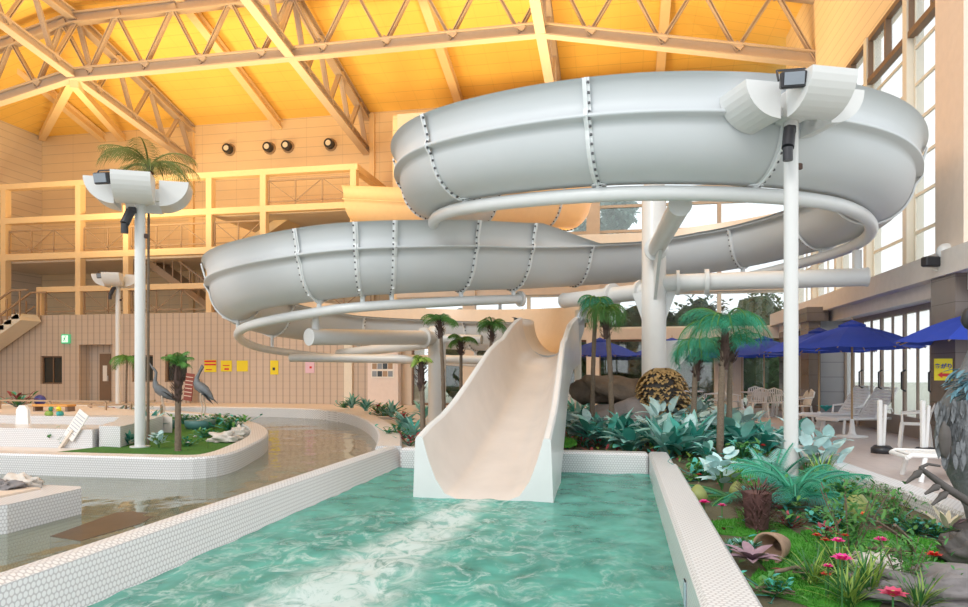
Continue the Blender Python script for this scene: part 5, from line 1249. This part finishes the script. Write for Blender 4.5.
for dx,dy,rz,l in ((-.7,.1,PI/2,'white plastic chair on the palm side of the round table'),(.75,0,-PI/2,'white plastic chair on the pole side of the round table'),(-.1,-.75,PI+.1,'white plastic chair in front of the round table, back to the pool'),(.15,.8,0,'white plastic chair behind the round table'),(.45,-.7,PI-.5,'white plastic chair angled in front of the round table')):
    chair(l,(q.x+dx,q.y+dy,0),rz)
p=PD(688,412,22.5); table('white plastic table behind the shorter bed palm',(p.x,p.y,0)); chair('white plastic chair beside the scaled boulder',(p.x-.7,p.y,0),PI/2); chair('white plastic chair partly behind the shorter bed palm trunk',(p.x+.75,p.y+.1,0),-PI/2)
p=PD(576,410,21); chair('white plastic chair behind the slim cream post',(p.x,p.y,0),2.5)
p=PD(786,415,19); chair('white plastic chair directly behind the tall white pole',(p.x+.35,p.y,0),-1.3)
def lounger(label,loc,rz,back=.9,first=[None]):
    if first[0] is None:
        t=thing('sun_lounger',label,'sun lounger',loc,rz,'white plastic loungers'); first[0]=t
        m=MB()
        for sg in (-1,1): m.tube([(sg*.3,-1.0,.30),(sg*.3,-.95,.33),(sg*.3,.1,.31),(sg*.3,.95,.33)],.03,8)
        m.tube([(-.3,-1.0,.30),(.3,-1.0,.30)],.03,8); m.build('frame',M_plastic,t)
        m=MB()
        for k in range(13): m.rbox((0,-.93+.088*k,.335),(.56,.07,.02),bev=.006)
        m.build('slatted_seat',M_plastic,t)
        m=MB(); R=Matrix.Rotation(back,3,'X')
        for k in range(9): m.rbox(Vector((0,.18,.33))+R@Vector((0,.05+.088*k,0)),(.54,.075,.02),R,.006)
        for sg in (-1,1): m.beam(Vector((sg*.28,.18,.33)),Vector((sg*.28,.18,.33))+R@Vector((0,.84,0)),.045,.04)
        m.beam(Vector((-.28,.18,.33))+R@Vector((0,.84,0)),Vector((.28,.18,.33))+R@Vector((0,.84,0)),.05,.05); m.build('backrest',M_plastic,t)
        for sg in (-1,1):
            for y in (-.8,.75): m=MB(); m.tube([(sg*.3,y,.3),(sg*.33,y+(.06 if y>0 else -.06),.0)],.03,8); m.build('leg',M_plastic,t)
            m=MB(); m.tube([(sg*.31,.0,.32),(sg*.36,.08,.52),(sg*.36,.42,.54),(sg*.31,.55,.4)],.025,8); m.build('armrest',M_plastic,t)
        return t
    return dup(first[0],loc,rz,label)
p=PD(842,420,17.2); lounger('white slatted sun lounger farther from the parasol, back raised against the doors',(p.x,p.y,0),math.radians(-62))
p=PD(858,428,15.8); lounger('white slatted sun lounger right behind the parasol base',(p.x+.1,p.y,0),math.radians(-62))
p=PD(925,470,10.0); lounger('white plastic sun lounger cut off behind the bird statue',(4.55,9.9,0),math.radians(-92))
p=PD(812,421,17.5); m=MB(); 
for sg in (0,): m.rbox((0,0,.28),(.8,.5,.03),bev=.01)
t=thing('side_table','low white plastic side table in front of the grey stone wall','table',(p.x-.05,p.y+.3,0)); m.build('tabletop',M_plastic,t)
for x in (-.33,.33):
    for y in (-.2,.2): g=MB(); g.beam((x,y,.28),(x,y,0),.05,.05); g.build('leg',M_plastic,t)
p=PD(915,425,12.6); chair('white plastic armchair against the glass doors near the stone pillar',(p.x,p.y,0),-1.9)
def stand(u,v,d,label):
    p=PD(u,v,d); t=thing('folded_stand',label,'stand',(p.x,p.y,0),.3)
    m=MB(); m.lathe([(.001,0),(.17,0),(.17,.08),(.12,.13),(.001,.13)],n=18); m.build('weight_base',M_black,t)
    m=MB(); m.rbox((-.04,0,.5),(.07,.06,.8),bev=.01); m.build('upright',M_plastic,t); m=MB(); m.rbox((.05,.01,.47),(.05,.05,.7),Matrix.Rotation(.06,3,'Y'),.01); m.build('upright',M_plastic,t)
stand(882,449,11.8,'white folded stand on a round black weight, near the parasol'); stand(925,451,11.5,'white folded stand on a round black weight, near the stone pillar')
p=PD(826,416,18.6); m=MB(); 
for k in range(12): m.leaf((0,0,.0),k*.6,.8,.3,.12,.6,4)
o=m.build('teal_plant',mat('bright_teal',(.05,.50,.52),.5)); o.location=(p.x,p.y,.3); tag(o,'small bright teal plant on the low side table','plant')

# ================================================================ OUTSIDE TREES
def bushy(name,label,loc,r,n,size,mt,seed,trunk=0):
    random.seed(seed); t=thing(name,label,'tree',loc,0,'greenery outside the back windows'); m=MB()
    for k in range(n):
        a=random.uniform(0,2*PI); c=random.uniform(-1,1); rr=random.uniform(.45,1)**.5; s_=math.sqrt(1-c*c)
        p=Vector((math.cos(a)*s_*r[0],math.sin(a)*s_*r[1],c*r[2]))*rr*(1+.3*noise.noise(Vector((a,c*2,seed))))
        m.leaf(p+Vector((0,0,r[2]+trunk)),random.uniform(0,6),random.uniform(-.8,.8),size,size*.5,.5,2)
    m.build('foliage',mt,t)
    m=MB(); m.blob((0,0,r[2]+trunk),(r[0]*.88,r[1]*.8,r[2]*.9),seed,.35,18,12,2.2); m.build('inner_foliage',mt,t)
    m=MB(); m.tube([(0,0,-.05),(0,0,r[2]+trunk)],[.12,.07],7); m.build('trunk',M_trunk,t)
for i,(x,y,rx,rz_,n) in enumerate([(-6.6,30,1.7,2.0,700),(-4.2,30.4,1.7,2.0,600),(-1.6,30,1.8,2.1,700),(1.0,30.5,1.7,2.2,600),(3.2,30,1.7,2.2,700),(5.6,30.3,1.6,2.3,600)]):
    bushy('garden_shrub',['dark green shrub outside the lower back glass, behind the lower loop','dark green shrub outside the glass between the loop and the chute','dark green shrub outside the glass straight behind the chute','dark green shrub outside the glass behind the thick column','dark green shrub outside the glass behind the bed palms','dark green shrub outside the glass by the corner of the hall'][i],(x,y,0),(rx,1.2,rz_),n*2,.34,M_hedge,i)
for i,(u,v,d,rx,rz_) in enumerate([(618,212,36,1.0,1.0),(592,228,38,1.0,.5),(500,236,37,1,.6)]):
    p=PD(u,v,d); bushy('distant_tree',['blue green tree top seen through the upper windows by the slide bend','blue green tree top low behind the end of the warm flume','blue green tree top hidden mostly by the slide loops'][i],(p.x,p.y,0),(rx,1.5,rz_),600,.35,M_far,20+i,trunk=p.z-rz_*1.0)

# ================================================================ LIGHTS, WORLD, CAMERA
w=bpy.data.worlds.new('World'); bpy.context.scene.world=w; w.use_nodes=True; bg=w.node_tree.nodes['Background']; bg.inputs['Color'].default_value=(.93,.97,1,1); bg.inputs['Strength'].default_value=1.5
def area(name,loc,rot,size,power,col,sy=None,spread=None):
    l=bpy.data.lights.new(name,'AREA'); l.energy=power; l.size=size; l.color=col
    if sy: l.shape='RECTANGLE'; l.size_y=sy
    if spread: l.spread=spread
    o=bpy.data.objects.new(name,l); C.objects.link(o); o.location=loc; o.rotation_euler=rot; return o
WARM=(1,.74,.36)
area('uplight',(-20,23,6),(PI,0,0),3,900,WARM); area('uplight',(-12,21,6.5),(PI,0,0),3,900,WARM); area('uplight',(-3,22,8),(PI,0,0),2.5,600,WARM)
area('uplight',(2,22,8),(PI,0,0),2,170,WARM)
l=bpy.data.lights.new('flume_glow_fill','POINT'); l.energy=240; l.color=(1,.75,.4); l.shadow_soft_size=.2; o=bpy.data.objects.new('flume_glow_fill',l); C.objects.link(o); o.location=(-2.0,21.5,6.15)  # light added inside the feed flume so its shell glows; no fixture there
l=bpy.data.lights.new('sun','SUN'); l.energy=1.2; l.angle=.35; l.color=(1,.97,.92); o=bpy.data.objects.new('sun',l); C.objects.link(o); o.rotation_euler=(math.radians(52),0,math.radians(-24))
cam=bpy.data.cameras.new('Camera'); co=bpy.data.objects.new('Camera',cam); C.objects.link(co); co.location=(0,0,EYE); co.rotation_euler=(PI/2,0,YAW)
cam.sensor_width=36; cam.lens=F_PX/968*36; cam.shift_y=(HZ-303.5)/968; cam.clip_end=300; cam.clip_start=.05
sc=bpy.context.scene; sc.camera=co
sc.view_settings.view_transform='Standard'; sc.view_settings.look='None'; sc.view_settings.exposure=0.0
sc.cycles.max_bounces=7; sc.cycles.transparent_max_bounces=12; sc.cycles.use_denoising=True; sc.cycles.sample_clamp_indirect=6; sc.cycles.caustics_reflective=False; sc.cycles.caustics_refractive=False
